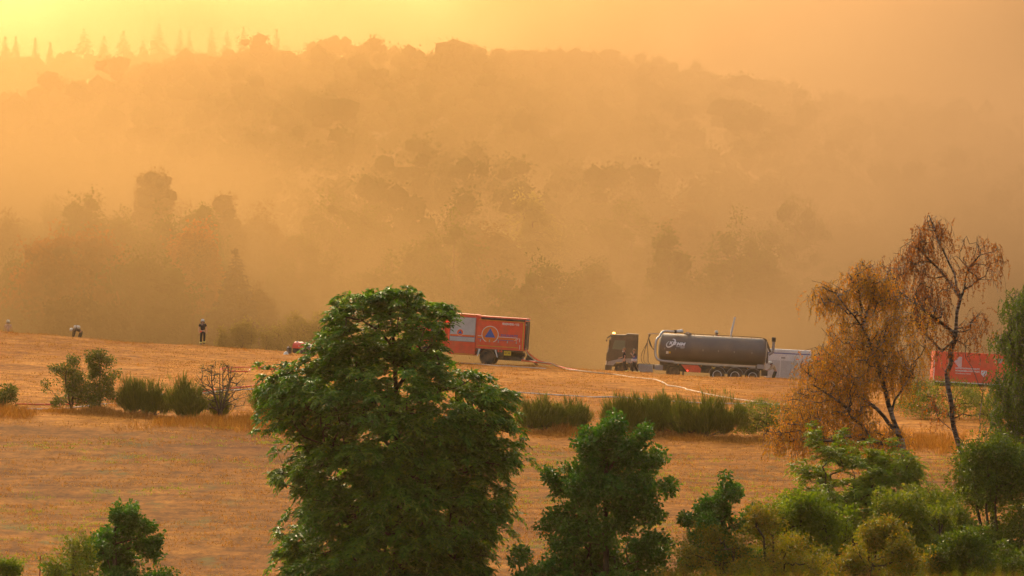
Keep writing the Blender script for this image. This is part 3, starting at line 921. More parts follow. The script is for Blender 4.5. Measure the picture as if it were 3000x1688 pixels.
# ------------------------------------------------------------------ hedge row of broom and saplings between the two meadows
L_BROOM = leaf_mat('broom_twig', [(0.0, (0.1, 0.11, 0.01)), (0.5, (0.19, 0.21, 0.02)), (1.0, (0.33, 0.32, 0.04))], trans=0.15, rough=0.7)
L_SAP = leaf_mat('sapling_leaf', [(0.0, (0.05, 0.065, 0.009)), (0.5, (0.095, 0.125, 0.014)), (1.0, (0.21, 0.19, 0.022))], trans=0.3)
def broom(cx, Y, w, h, label, seed, n=220):
    """many upright rods fan out from a few stems; the outline is uneven and spiky, bare stems show below"""
    rng = np.random.default_rng(seed)
    x = px(cx, Y); z = gz(x, Y) - 0.03
    W = w / FPX * Y; H = 1.22 * h / FPX * Y
    k_st = max(3, int(W / 0.5))
    stems = [(rng.uniform(-0.42, 0.42) * W, rng.normal() * 0.15 * W, rng.uniform(0.62, 1.0), rng.uniform(0.24, 0.42)) for _ in range(k_st)]
    stems[0] = (rng.uniform(-0.1, 0.1) * W, 0, 1.0, 0.34)
    C, Lean, Top = [], [], []
    for q in range(int(n * 1.5)):
        sx, sy, sh, sp = stems[rng.integers(k_st)]
        a = rng.uniform(0, 6.283); t = rng.uniform() ** 0.6
        lx, ly = math.cos(a) * t * sp * 1.25, math.sin(a) * t * sp
        f = rng.uniform(0.07, 0.80)
        hh = H * sh * (1 - 0.45 * t * t) * rng.uniform(0.55, 1.12)
        C.append((sx + lx * W * f * 1.3, sy + ly * W * f * 1.1, hh * f)); Lean.append((lx * 1.1, ly * 1.1, 1.0)); Top.append(hh * (1 - f))
    C = np.array(C); Lean = np.array(Lean); Top = np.array(Top)
    limbs = []
    for (sx, sy, sh, sp) in stems:
        for k in range(3):
            a = rng.uniform(0, 6.28); s_ = rng.uniform(0.05, 0.18) * W
            limbs.append([(sx * 0.55, sy * 0.55, 0), (sx * 0.8 + math.cos(a) * s_ * 0.5, sy, H * sh * 0.18), (sx + math.cos(a) * s_, sy + math.sin(a) * s_, H * sh * 0.4)])
    base = [(0, 0, -0.1), (0, 0, 0.02)]
    segs = grow_limbs([base] + limbs, C, tip_r=0.0045, expo=0.36, step=0.25, max_r=0.035, rng=rng, wob=0.03, arch=0.0)
    per = 9
    m = len(C) * per
    Cr = np.repeat(C, per, axis=0)
    D = unit(np.repeat(Lean, per, axis=0) + rng.normal(size=(m, 3)) * 0.22)
    P = Cr + rng.normal(size=(m, 3)) * np.array([0.07, 0.07, 0.06])
    L = np.clip(np.repeat(Top, per) * rng.uniform(0.5, 1.25, m), 0.1, 0.75); Wd = rng.uniform(0.012, 0.024, m)
    ls = dict(P=P, D=D, U=rnd_dirs(m, rng), L=L, W=Wd, t=tints(len(C), per, rng, 0.6))
    make_tree('broom_bush', (x, Y, z), segs, ls, M_TWIG, L_BROOM, label, 'bush', 'broom bushes along the hedge row', wood_sides=4)
broom(395, 262, 125, 105, 'green broom bush right of the two leafy saplings', 101)
broom(530, 260, 115, 125, 'tall green broom bush beside the bare twiggy shrub', 103, 260)
broom(640, 262, 90, 75, 'small broom bush growing into the bare twiggy shrub', 104, 120)
broom(800, 262, 120, 118, 'round broom bush half hidden by the walnut', 105, 260)
broom(1600, 260, 150, 105, 'broom bush in the hedge row next to the walnut', 107, 260)
broom(1700, 262, 110, 85, 'low broom bush, second from the walnut in the hedge row', 108, 170)
broom(1805, 260, 150, 115, 'broad broom bush behind the young oak', 109, 280)
broom(1915, 261, 120, 130, 'tall spiky broom bush below the pale hose', 111, 230)
broom(2075, 259, 180, 128, 'large dark broom bush between the tanker and the small oak bush', 113, 360)
broom(2005, 262, 90, 80, 'small broom bush tucked beside the large dark broom bush', 114, 120)
leafy('leafy_sapling', [(1075, 205, 225), (1100, 165, 250), (1130, 145, 265), (1165, 135, 275), (1185, 140, 270)], 210, 262.0, 170, 26, 0.24, 0.11, 0.07, L_SAP, 'low spreading oak sapling with bare forked stem', 121, multi=2, gap=-0.12, spurs=[(218, 1056), (165, 1078), (140, 1120)], max_r=0.06, cat='sapling')
leafy('leafy_sapling', [(1032, 275, 292), (1055, 268, 320), (1085, 262, 330), (1120, 255, 332), (1165, 250, 340), (1185, 260, 330)], 292, 263.0, 150, 24, 0.22, 0.11, 0.07, L_SAP, 'taller slender oak sapling with gaps between its leaf clumps', 123, gap=-0.05, spurs=[(280, 1034), (322, 1050), (335, 1090), (268, 1050)], max_r=0.055, cat='sapling')
leafy('hedge_shrub', [(1130, 0, 30), (1150, -20, 50), (1185, -40, 45)], 5, 262.0, 80, 22, 0.22, 0.11, 0.07, L_SAP, 'small leafy shrub at the end of the hedge row beyond the saplings', 125, multi=2, gap=-0.1, max_r=0.05, cat='shrub')
leafy('twiggy_shrub', [(1050, 625, 640), (1085, 575, 690), (1120, 560, 715), (1165, 550, 730), (1200, 570, 720)], 645, 261.0, 430, 3, 0.16, 0.06, 0.04, L_SAP, 'nearly bare twiggy shrub with fine spreading branches', 127, multi=6, gap=-0.35, lump=0.25, wood=M_TWIG, tip_r=0.008, max_r=0.07, cat='shrub')
leafy('blackthorn_bush', [(1172, 2200, 2260), (1195, 2165, 2330), (1225, 2150, 2340), (1265, 2160, 2330)], 2245, 260.0, 260, 30, 0.24, 0.085, 0.05, L_OAKY, 'rounded blackthorn bush at the end of the broom row behind the amber birch', 129, multi=3, cat='bush')
leafy('meadow_bush', [(1112, 2720, 2780), (1135, 2670, 2880), (1180, 2650, 2930), (1240, 2650, 2950)], 2790, 285.0, 380, 26, 0.32, 0.12, 0.06, L_OAKY, 'hazy green bush below the red container', 131, multi=4, cat='bush')
broom(1655, 261, 130, 90, 'loose broom bush filling the row between two others near the walnut', 135, 200)
broom(1862, 260, 140, 110, 'loose broom bush in the row straight behind the young oak top', 136, 220)
broom(1985, 261, 130, 105, 'broom bush leaning on the large dark broom bush', 137, 200)
broom(455, 262, 90, 80, 'low broom bush between the two green broom bushes by the saplings', 138, 130)
broom(1945, 290, 40, 38, 'tiny broom tuft beside the bend of the pale hose', 133, 40)

# ------------------------------------------------------------------ trees beyond the crest
L_MIDG = leaf_mat('hazy_green_leaf', [(0.0, (0.04, 0.06, 0.012)), (0.5, (0.08, 0.11, 0.018)), (1.0, (0.15, 0.16, 0.03))], trans=0.3, rough=0.9, spec=0.0)
L_MIDR = leaf_mat('hazy_red_leaf', [(0.0, (0.22, 0.06, 0.018)), (0.5, (0.42, 0.11, 0.025)), (1.0, (0.55, 0.18, 0.035))], trans=0.35, rough=0.9, spec=0.0)
L_MIDB = leaf_mat('hazy_brown_leaf', [(0.0, (0.09, 0.05, 0.016)), (0.5, (0.18, 0.1, 0.03)), (1.0, (0.28, 0.16, 0.05))], trans=0.3, rough=0.9, spec=0.0)
L_MIDY = leaf_mat('hazy_yellow_leaf', [(0.0, (0.18, 0.15, 0.03)), (0.5, (0.32, 0.25, 0.06)), (1.0, (0.48, 0.34, 0.09))], trans=0.35, rough=0.9, spec=0.0)
L_CONI = leaf_mat('spruce_needle', [(0.0, (0.02, 0.03, 0.012)), (1.0, (0.06, 0.075, 0.025))], trans=0.05)
L_CONB = leaf_mat('brown_spruce_needle', [(0.0, (0.06, 0.03, 0.015)), (1.0, (0.14, 0.075, 0.035))], trans=0.05)
MID_GROUP = 'trees beyond the crest of the field'
def mid(cx, top, w, Y, mat, label, seed, slim=1.0, n=380, per=24, leaf=0.28, base=None, gap=-0.34, cat='tree', name='broadleaf_tree'):
    Y = Y + (36.0 if cx > 760 else 0.0)       # the wood behind the vehicles stands deeper in the valley
    x = px(cx, Y); z = gz(x, Y) - 0.1
    if cx > 760: n, per, leaf = int(n * 0.8), 20, 0.33
    base = base or (1050 + max(0, cx - 800) * 0.06)
    h = pz(top, Y) - z
    hw = w / 2
    H = base - top
    rows = [(top, cx - hw * 0.12, cx + hw * 0.12), (top + H * 0.10, cx - hw * 0.5, cx + hw * 0.45), (top + H * 0.25, cx - hw * 0.82, cx + hw * 0.85), (top + H * 0.5, cx - hw, cx + hw), (top + H * 0.8, cx - hw * 0.9, cx + hw * 0.95), (base, cx - hw * 0.75, cx + hw * 0.75)]
    return leafy(name, rows, cx, Y, n, per, 0.9 * slim, leaf, leaf * 0.62, mat, label, seed, group=MID_GROUP, gap=gap, lump=0.55, lump_s=0.28, gap_s=0.25, max_r=0.28, tip_r=0.012, spread=0.7, cat=cat, mass=0.7)
mid(230, 700, 330, 412, L_MIDR, 'broad red-orange tree behind the crest, left of the green ones', 201, n=420, base=930)
mid(250, 572, 150, 428, L_MIDG, 'feathery green tree rising above the red-orange tree', 203)
mid(360, 640, 170, 430, L_MIDG, 'rounded green tree between feathery green tree and tall birch', 205)
mid(455, 508, 140, 446, L_MIDB, 'tall thin brownish birch towering behind the green trees', 207, gap=-0.02, slim=0.8)
mid(480, 660, 170, 425, L_MIDG, 'green tree below the tall brownish birch', 209)
mid(565, 690, 130, 415, L_MIDR, 'narrow red-orange tree beside the dark spruce', 211, base=900)
mid(585, 620, 150, 436, L_MIDG, 'green tree behind the narrow red-orange tree', 213)
mid(660, 590, 110, 452, L_MIDB, 'thin reddish-brown birch behind the dark spruce', 215, gap=-0.05, slim=0.8)
mid(25, 640, 90, 440, L_MIDB, 'reddish-brown birch at the left end of the tree group', 217, gap=-0.05)
mid(90, 770, 190, 418, L_MIDG, 'low green tree left of the red-orange tree', 219)
mid(420, 780, 240, 408, L_MIDG, 'dense green tree in front of the group behind the kneeling firefighter', 221, base=990)
mid(240, 880, 260, 402, L_MIDB, 'brown-leaved low tree under the red-orange tree', 223, n=200, base=1000)
mid(870, 700, 240, 440, L_MIDG, 'hazy green tree right of the dark spruce', 225)
mid(980, 590, 300, 470, L_MIDG, 'large hazy tree deep in the smoke above the walnut', 227)
mid(1330, 650, 230, 460, L_MIDG, 'pale tree fading into smoke above the red truck', 229)
mid(1560, 580, 210, 475, L_MIDY, 'yellowish tree top in the smoke right of the red truck', 231)
mid(1590, 800, 240, 440, L_MIDG, 'dim green tree in smoke behind the red truck hoses', 233)
mid(1850, 585, 230, 478, L_MIDG, 'hazy rounded tree above the tanker cab', 235)
mid(1960, 700, 150, 440, L_MIDG, 'slender green tree directly behind the tanker cab', 237)
mid(2150, 660, 280, 446, L_MIDG, 'wide hazy tree behind the tank', 239)
mid(2330, 590, 330, 462, L_MIDG, 'big pale green tree left of the birches in smoke', 241, n=340)
mid(2620, 700, 300, 470, L_MIDG, 'dim tree in smoke behind the weeping birch', 243)
mid(2890, 720, 260, 480, L_MIDG, 'faint tree in smoke behind the red container', 245)
mid(1150, 780, 260, 436, L_MIDG, 'hazy green tree behind the walnut top', 247)
FILL = [(60, 700, 200, 455), (160, 640, 190, 462), (320, 700, 200, 445), (540, 640, 180, 462), (620, 760, 170, 425), (760, 640, 200, 470), (830, 800, 190, 420), (760, 850, 130, 408), (1080, 660, 220, 480), (1230, 730, 220, 450), (1450, 690, 240, 470), (1700, 660, 240, 485), (1740, 800, 220, 445), (2020, 620, 240, 490), (2060, 820, 230, 440), (2230, 780, 220, 436), (2480, 660, 260, 490), (2480, 850, 240, 440), (2760, 650, 260, 500), (2760, 860, 240, 446), (2980, 800, 240, 455)]
PROTO = []
for k, (cx, tp, w, Yt) in enumerate(FILL):
    near_thing = ['behind the red-orange tree', 'between the feathery tree and the red-orange tree', 'behind the rounded green tree', 'behind the tall birch', 'at the foot of the thin reddish birch', 'behind the dark spruce', 'beside the pale yellow bushes', 'just right of the dark spruce', 'above the walnut crown', 'behind the walnut and red truck', 'over the red truck roof', 'over the truck hoses', 'between red truck and tanker cab', 'over the tanker cab', 'close behind the tank front', 'close behind the tank', 'over the tank rear', 'behind the utility truck', 'above the weeping birch', 'behind the weeping birch', 'behind the container lorry'][k]
    lab = 'smoke-veiled tree filling the valley edge ' + near_thing
    Yk = Yt + (36.0 if cx > 760 else 0.0)
    hk = pz(tp, Yk) - gz(px(cx, Yk), Yk); wk = w / FPX * Yk
    if k in (0, 2, 9):
        PROTO.append((mid(cx, tp, w, Yt, [L_MIDG, L_MIDB, L_MIDG][len(PROTO)], lab, 260 + k, n=420), wk, hk)); continue
    src, w0, h0 = PROTO[k % len(PROTO)]
    o = src.copy(); COL.objects.link(o)
    o.location = (px(cx, Yk), Yk, gz(px(cx, Yk), Yk) - 0.1); o.rotation_euler = (0, 0, k * 1.9)
    o.scale = (wk / w0, wk / w0, hk / h0); o['label'] = lab
    for ch in list(src.children):
        c = ch.copy(); COL.objects.link(c); c.parent = o
# pale bushes right behind the crest
for (cx, top, w, sd, lab) in [(870, 938, 120, 301, 'pale yellow bush behind the red pump'), (960, 925, 110, 303, 'pale yellow bush half behind the walnut'), (800, 962, 60, 305, 'small pale bush left of the bigger pale bushes'),
                              (700, 950, 40, 307, 'thin pale sapling right of the standing firefighter'), (655, 985, 36, 309, 'tiny pale bush close to the standing firefighter'), (725, 940, 46, 311, 'upright pale sapling before the dark spruce')]:
    Yb = 380.0
    leafy('pale_bush', [(top, cx - w * 0.15, cx + w * 0.15), (top + 20, cx - w * 0.4, cx + w * 0.4), (1010, cx - w * 0.5, cx + w * 0.5), (1050, cx - w * 0.4, cx + w * 0.4)], cx, Yb, int(40 + w * 0.9), 24, 0.42, 0.17, 0.1, L_MIDY, lab, sd, multi=2, gap=-0.1, max_r=0.06, cat='bush', group='pale bushes behind the crest', lump_s=0.6)

def spruce(cx, top, w, base, Y, label, seed, mat=None, group=None, n_whorl=None, leaf=0.5, root_on_ground=True):
    rng = np.random.default_rng(seed)
    x = px(cx, Y); z = gz(x, Y) - 0.1
    H = pz(top, Y) - z; hw = w / 2 / FPX * Y
    zb = max(0.5, pz(base, Y) - z)
    segs = []
    k = 10
    for i in range(k):
        segs.append((np.array([0, 0, H * i / k]), np.array([0, 0, H * (i + 1) / k]), 0.22 * (1 - i / k) + 0.02, 0.22 * (1 - (i + 1) / k) + 0.02))
    P, D, U, L, T = [], [], [], [], []
    nw = n_whorl or int((H - zb) / 0.55)
    for i in range(nw):
        f = (i + 0.5) / nw
        zz = zb + (H - zb) * f
        rr = hw * (1 - f) ** 0.85 * rng.uniform(0.75, 1.15) + 0.12
        for b in range(8):
            a = rng.uniform(0, 6.28)
            ln = rr * rng.uniform(0.6, 1.1)
            end = np.array([math.cos(a) * ln, math.sin(a) * ln, zz - ln * 0.25 + ln * 0.1])
            st = np.array([0, 0, zz + 0.05])
            segs.append((st, end, 0.03, 0.012))
            m = max(6, int(ln * (26 if leaf < 1 else 11)))
            fr = rng.uniform(0.15, 1.0, (m, 1))
            P.append(st + (end - st) * fr); dd = (end - st)[None] / max(ln, 0.01) + rng.normal(size=(m, 3)) * 0.55 + np.array([0, 0, -0.25]); D.append(dd)
            U.append(np.array([[0, 0, 1.0]]) + rng.normal(size=(m, 3)) * 0.4); L.append(leaf * rng.uniform(0.5, 1.0, m) * (0.22 + 0.78 * (1 - f))); T.append(rng.uniform(0, 1, m))
    # leader
    P.append(np.tile(np.array([[0, 0, H - 0.5]]), (12, 1)) + rng.normal(size=(12, 3)) * 0.08); D.append(np.tile(np.array([[0, 0, 1.0]]), (12, 1)) + rng.normal(size=(12, 3)) * 0.3)
    U.append(rnd_dirs(12, rng)); L.append(np.full(12, 0.5 * max(1.0, leaf))); T.append(rng.uniform(0, 1, 12))
    Ln = np.concatenate(L)
    ls = dict(P=np.concatenate(P), D=np.concatenate(D), U=np.concatenate(U), L=Ln, W=Ln * 0.42, t=np.concatenate(T))
    return make_tree('spruce_tree', (x, Y, z), segs, ls, M_BARK, mat or L_CONI, label, 'tree', group, wood_sides=5)
spruce(690, 728, 210, 1030, 405, 'dark brownish spruce behind the standing firefighter', 321, L_CONB, n_whorl=34, leaf=0.75)
spruce(105, 292, 90, 620, 600, 'tall ragged spruce standing alone in the smoke above the tree group', 323, leaf=0.8)
for (cx, tp, w, sd) in [(15, 108, 40, 1), (46, 107, 30, 2), (104, 112, 26, 3), (147, 125, 24, 4), (246, 84, 78, 5), (305, 107, 58, 6), (361, 90, 62, 7), (466, 70, 84, 8), (420, 118, 40, 9), (527, 90, 44, 10), (555, 92, 32, 11), (620, 80, 46, 12), (665, 93, 40, 13), (713, 78, 50, 14), (810, 86, 40, 15)]:
    lab = {5: 'broad pale spruce standing clear of its neighbours on the far ridge', 6: 'shorter pale spruce between two broad spruces on the far ridge', 7: 'broad pale spruce next to the tallest one on the far ridge', 8: 'tallest and widest pale spruce on the far ridge', 15: 'pale spruce tip just behind the broadleaf ridge'}.get(sd, 'small pale spruce silhouette on the far ridge against the yellow sky')
    spruce(cx, tp, w * 1.45, 215, 1165.0, lab, 340 + sd, group='spruces on the far ridge', leaf=1.2, n_whorl=20)

# ------------------------------------------------------------------ grass
L_STRAW = leaf_mat('straw_blade', [(0.0, (0.22, 0.09, 0.018)), (0.5, (0.42, 0.185, 0.038)), (1.0, (0.6, 0.32, 0.085))], trans=0.3, rough=0.8)
L_GREENG = leaf_mat('green_blade', [(0.0, (0.14, 0.16, 0.015)), (0.6, (0.34, 0.34, 0.035)), (1.0, (0.5, 0.4, 0.07))], trans=0.3, rough=0.8)
def blades(name, X, Yv, h, w, mat, label, cat, rng, lean=0.5, per=6, spread=0.12, tone=None):
    n = len(X)
    Z = ground_z(X, Yv) - 0.01
    C = np.stack([X, Yv, Z], 1)
    P = np.repeat(C, per, axis=0); m = n * per
    P[:, :2] += rng.normal(size=(m, 2)) * spread
    D = unit(rng.normal(size=(m, 3)) * lean + np.array([0, 0, 1.0])); D[:, 2] = np.abs(D[:, 2])
    hh = np.repeat(h, per) * rng.uniform(0.5, 1.2, m)
    ww = w * rng.uniform(0.6, 1.3, m)
    t = tints(n, per, rng, 0.6)
    me = leaves_mesh(name, P, D, rnd_dirs(m, rng), hh, ww, t, mat, fold=0.1)
    tag(link(name, me), label, cat, kind='stuff')
def meadow_grass():
    rng = np.random.default_rng(77)
    # short dry tufts over both meadows, denser where they show
    n = 42000
    Yv = 178 + (362 - 178) * rng.uniform(size=n) ** 0.9
    X = rng.uniform(-1, 1, n) * (Yv * 0.105 + 1)
    keep = np.array([nz3((a, b, 0), 0.25, 3.3) for a, b in zip(X, Yv)]) > -0.25
    X, Yv = X[keep], Yv[keep]
    blades('dry_grass', X, Yv, np.full(len(X), 0.13), 0.035, L_STRAW, 'short mown straw-coloured grass over both meadows', 'grass', rng, lean=1.0, per=4, spread=0.24)
    # weeds in the lower meadow
    n = 2600
    Yv = rng.uniform(180, 258, n); X = rng.uniform(-1, 1, n) * (Yv * 0.105)
    keep = np.array([nz3((a, b, 0), 0.12, 7.7) + 0.004 * a for a, b in zip(X, Yv)]) > 0.05
    X, Yv = X[keep], Yv[keep]
    blades('green_weeds', X, Yv, np.full(len(X), 0.16), 0.03, L_GREENG, 'green weed tufts scattered in the lower meadow', 'weeds', rng, lean=0.9, per=14, spread=0.2)
    # tall dry grass under the hedge row
    n = 7000
    X = rng.uniform(-32, 34, n); Yv = 259 + rng.normal(size=n) * 3.6
    keep = np.array([nz3((a, b * 0.5, 0), 0.22, 5.5) for a, b in zip(X, Yv)]) > 0.02
    X, Yv = X[keep], Yv[keep]
    blades('tall_dry_grass', X, Yv, 0.35 + 0.3 * rng.uniform(size=len(X)), 0.02, L_STRAW, 'tall bleached grass left standing along the hedge row', 'grass', rng, lean=0.35, per=8, spread=0.2)
    # bleached tussocks at the foot of the bushes
    fx, fy, fh = [], [], []
    for (c_, Yb, w_) in [(395, 262, 130), (530, 260, 120), (640, 262, 110), (800, 262, 130), (1600, 260, 160), (1700, 262, 120), (1805, 260, 160), (1915, 261, 130), (2075, 259, 190), (2005, 262, 100), (210, 262, 130), (292, 263, 90), (5, 262, 110), (2245, 260, 180), (2400, 262, 260), (2650, 262, 260)]:
        k = int(w_ * 1.9)
        W_ = w_ / FPX * Yb
        fx.append(px(c_, Yb) + rng.uniform(-0.62, 0.62, k) * W_); fy.append(Yb - 1.8 + rng.normal(size=k) * 0.8); fh.append(rng.uniform(0.08, 0.4, k) * (0.45 + 0.75 * np.abs(np.sin(fx[-1] * 1.7 + c_))))
    blades('tussock_grass', np.concatenate(fx), np.concatenate(fy), np.concatenate(fh), 0.022, L_STRAW, 'bleached tussock grass matted round the feet of the hedge bushes', 'grass', rng, lean=0.75, per=7, spread=0.16)
    # bank the photographer stands on
    n = 5200
    X = rng.uniform(-0.6, 4.2, n); Yv = rng.uniform(20, 40, n)
    h = 0.28 + 0.12 * rng.uniform(size=n)
    h *= np.clip((X + 0.9) / 1.6, 0.3, 1)
    blades('bank_grass', X, Yv, h, 0.008, L_GREENG, 'long green and straw grass on the near bank', 'grass', rng, lean=0.3, per=5, spread=0.05)
    n = 2600
    X = rng.uniform(-0.6, 4.2, n); Yv = rng.uniform(20, 40, n)
    blades('bank_straw', X, Yv, np.full(n, 0.36) * np.clip((X + 0.9) / 1.6, 0.3, 1), 0.008, L_STRAW, 'straw-yellow dry stalks among the grass on the near bank', 'grass', rng, lean=0.3, per=4, spread=0.05)
meadow_grass()
# ------------------------------------------------------------------ solid-shape helpers
def ray_ground(ppx, ppy, y0=150.0, y1=364.0):
    """where the line of sight through a photograph pixel first meets the meadow"""
    ys = np.arange(y0, y1, 0.25)
    xs = (ppx - 1500.0) / FPX * ys
    d = ground_z(xs, ys) - (HOR - ppy) / FPX * ys
    k = np.nonzero(d >= 0)[0]
    if len(k) == 0:
        k = [int(np.argmax(d))]
    i = k[0]
    return Vector((xs[i], ys[i], gz(xs[i], ys[i])))

def B():
    return bmesh.new()
def box(bm, x0, x1, y0, y1, z0, z1, bev=0.0):
    vs = [bm.verts.new((x, y, z)) for z in (z0, z1) for y in (y0, y1) for x in (x0, x1)]
    fs = [bm.faces.new([vs[i] for i in f]) for f in ((0, 2, 3, 1), (4, 5, 7, 6), (0, 1, 5, 4), (2, 6, 7, 3), (0, 4, 6, 2), (1, 3, 7, 5))]
    if bev > 0:
        ed = list({e for f in fs for e in f.edges})
        bmesh.ops.bevel(bm, geom=ed, offset=bev, segments=2, affect='EDGES', profile=0.5)
    return bm
def prism(bm, pts, y0, y1, bev=0.0):
    """outline pts (x,z) extruded from y0 to y1"""
    a = [bm.verts.new((x, y0, z)) for x, z in pts]; b = [bm.verts.new((x, y1, z)) for x, z in pts]
    fs = [bm.faces.new(a), bm.faces.new(b[::-1])]
    n = len(pts)
    for i in range(n):
        j = (i + 1) % n
        fs.append(bm.faces.new((a[j], a[i], b[i], b[j])))
    bmesh.ops.recalc_face_normals(bm, faces=fs)
    if bev > 0:
        bmesh.ops.bevel(bm, geom=list({e for f in fs for e in f.edges}), offset=bev, segments=2, affect='EDGES', profile=0.5)
    return bm
def tube(bm, pts, r, sides=8, cap=True):
    pts = [Vector(p) for p in pts]
    rings = []
    up = Vector((0, 0, 1))
    for i, p in enumerate(pts):
        d = (pts[min(i + 1, len(pts) - 1)] - pts[max(i - 1, 0)]).normalized()
        s = d.cross(up)
        if s.length < 0.05: s = d.cross(Vector((1, 0, 0)))
        s.normalize(); t = d.cross(s)
        rr = r[i] if isinstance(r, (list, tuple)) else r
        rings.append([bm.verts.new(p + (s * math.cos(a) + t * math.sin(a)) * rr) for a in [k * 2 * math.pi / sides for k in range(sides)]])
    for a, b in zip(rings[:-1], rings[1:]):
        for k in range(sides):
            bm.faces.new((a[k], a[(k + 1) % sides], b[(k + 1) % sides], b[k]))
    if cap:
        bm.faces.new(rings[0][::-1]); bm.faces.new(rings[-1])
    return bm
def smooth_path(pts, n=6):
    """Catmull-Rom through pts"""
    P = [Vector(p) for p in pts]
    P = [P[0] * 2 - P[1]] + P + [P[-1] * 2 - P[-2]]
    out = []
    for i in range(1, len(P) - 2):
        a, b, c, d = P[i - 1], P[i], P[i + 1], P[i + 2]
        for k in range(n):
            t = k / n
            out.append(0.5 * ((2 * b) + (c - a) * t + (2 * a - 5 * b + 4 * c - d) * t * t + (3 * b - a - 3 * c + d) * t ** 3))
    out.append(P[-2])
    return out
def lathe(bm, prof, origin, axis='y', seg=24):
    """prof: list of (radius, along); closed if radius 0 at the ends"""
    o = Vector(origin); rings = []
    for r, h in prof:
        ring = []
        for k in range(seg):
            a = k * 2 * math.pi / seg
            c, s = math.cos(a) * r, math.sin(a) * r
            v = (c, h, s) if axis == 'y' else ((h, c, s) if axis == 'x' else (c, s, h))
            ring.append(bm.verts.new(o + Vector(v)))
        rings.append(ring)
    fs = []
    for a, b in zip(rings[:-1], rings[1:]):
        for k in range(seg):
            fs.append(bm.faces.new((a[k], a[(k + 1) % seg], b[(k + 1) % seg], b[k])))
    for ring in (rings[0], rings[-1]):
        try: fs.append(bm.faces.new(ring))
        except Exception: pass
    bmesh.ops.recalc_face_normals(bm, faces=fs)
    return bm
def part(name, bm, mat, parent, smooth=False):
    me = bpy.data.meshes.new(name)
    bm.to_mesh(me); bm.free()
    me.materials.append(mat)
    if smooth:
        me.polygons.foreach_set('use_smooth', np.ones(len(me.polygons), dtype=bool))
        me.set_sharp_from_angle(angle=R(38))
    return link(name, me, parent)
def text_mesh(s, size, bold=0.012, shear=0.0, space=1.0):
    cu = bpy.data.curves.new('t', 'FONT')
    cu.body = s; cu.size = size; cu.offset = bold * size; cu.shear = shear; cu.space_character = space
    cu.resolution_u = 3
    ob = bpy.data.objects.new('t', cu)
    COL.objects.link(ob)
    dg = bpy.context.evaluated_depsgraph_get()
    me = bpy.data.meshes.new_from_object(ob.evaluated_get(dg))
    bpy.data.objects.remove(ob); bpy.data.curves.remove(cu)
    return me
def lettering(s, x, z, size, yfun, mat, parent, bold=0.012, shear=0.0, width=None, name='lettering', space=1.0):
    """text lying on the near side of a body: text x -> x, text y -> z, depth from yfun(z)"""
    me = text_mesh(s, size, bold, shear, space)
    co = np.zeros(len(me.vertices) * 3); me.vertices.foreach_get('co', co); co = co.reshape(-1, 3)
    if width:
        co[:, 0] = (co[:, 0] - co[:, 0].min()) * width / max(1e-6, (co[:, 0].max() - co[:, 0].min()))
    X = x + co[:, 0]; Z = z + co[:, 1]
    Yv = np.array([yfun(q) for q in Z])
    me.vertices.foreach_set('co', np.stack([X, Yv, Z], 1).ravel())
    me.materials.clear(); me.materials.append(mat)
    me.update()
    return link(name, me, parent)
def sheet(pts, y, mat, parent, name, yfun=None):
    """flat printed shape on the near side: outline pts (x,z)"""
    bm = B()
    vs = [bm.verts.new((a, (yfun(b) if yfun else y), b)) for a, b in pts]
    bm.faces.new(vs)
    if yfun: bmesh.ops.triangulate(bm, faces=bm.faces[:])
    return part(name, bm, mat, parent)
def ringpts(cx, cz, r, n=28):
    return [(cx + math.cos(k * 2 * math.pi / n) * r, cz + math.sin(k * 2 * math.pi / n) * r) for k in range(n)]

DUST = (0.36, 0.22, 0.11)
P_RED = paint('fire_red_paint', (0.92, 0.095, 0.03), 0.42, var=0.08, dirt=DUST, dirt_amt=0.22)
P_RED2 = paint('container_red_paint', (0.92, 0.10, 0.035), 0.55, var=0.1, dirt=DUST, dirt_amt=0.2)
P_ORANGE = paint('signal_orange', (0.85, 0.16, 0.01), 0.5, var=0.05)
P_WHITE = paint('white_paint', (0.78, 0.76, 0.72), 0.45, var=0.06, dirt=DUST, dirt_amt=0.2)
P_PRINT = paint('white_print', (0.82, 0.80, 0.76), 0.5, var=0.03)
P_SHUT = paint('grey_white_shutter', (0.58, 0.57, 0.54), 0.45, var=0.06, dirt=DUST, dirt_amt=0.2)
P_BLUE = paint('emblem_blue', (0.06, 0.12, 0.42), 0.5, var=0.05)
P_YEL = paint('reflective_yellow', (0.75, 0.36, 0.02), 0.4, var=0.05)
P_PLATE = paint('plate_yellow', (0.85, 0.55, 0.02), 0.5, var=0.05)
P_BLACK = paint('black_plastic', (0.018, 0.017, 0.016), 0.6, var=0.2, dirt=DUST, dirt_amt=0.25)
P_DARK = paint('dark_chassis', (0.03, 0.026, 0.022), 0.7, var=0.25, dirt=DUST, dirt_amt=0.45)
P_TYRE = paint('tyre_rubber', (0.022, 0.02, 0.018), 0.85, var=0.2, dirt=DUST, dirt_amt=0.5, bump=0.2)
P_RIM = paint('rim_steel', (0.46, 0.44, 0.41), 0.5, metal=0.2, var=0.15, dirt=DUST, dirt_amt=0.4)
P_STEEL = paint('bare_steel', (0.5, 0.48, 0.45), 0.35, metal=0.9, var=0.12, dirt=DUST, dirt_amt=0.2)
P_GREY = paint('grey_paint', (0.33, 0.31, 0.29), 0.5, var=0.1, dirt=DUST, dirt_amt=0.3)
P_TANK = paint('tank_black_paint', (0.11, 0.095, 0.08), 0.55, var=0.12, scale=1.2, dirt=DUST, dirt_amt=0.25, spec=0.7)
P_CAB = paint('cab_black_paint', (0.05, 0.045, 0.04), 0.30, var=0.1, dirt=DUST, dirt_amt=0.25, spec=0.6)
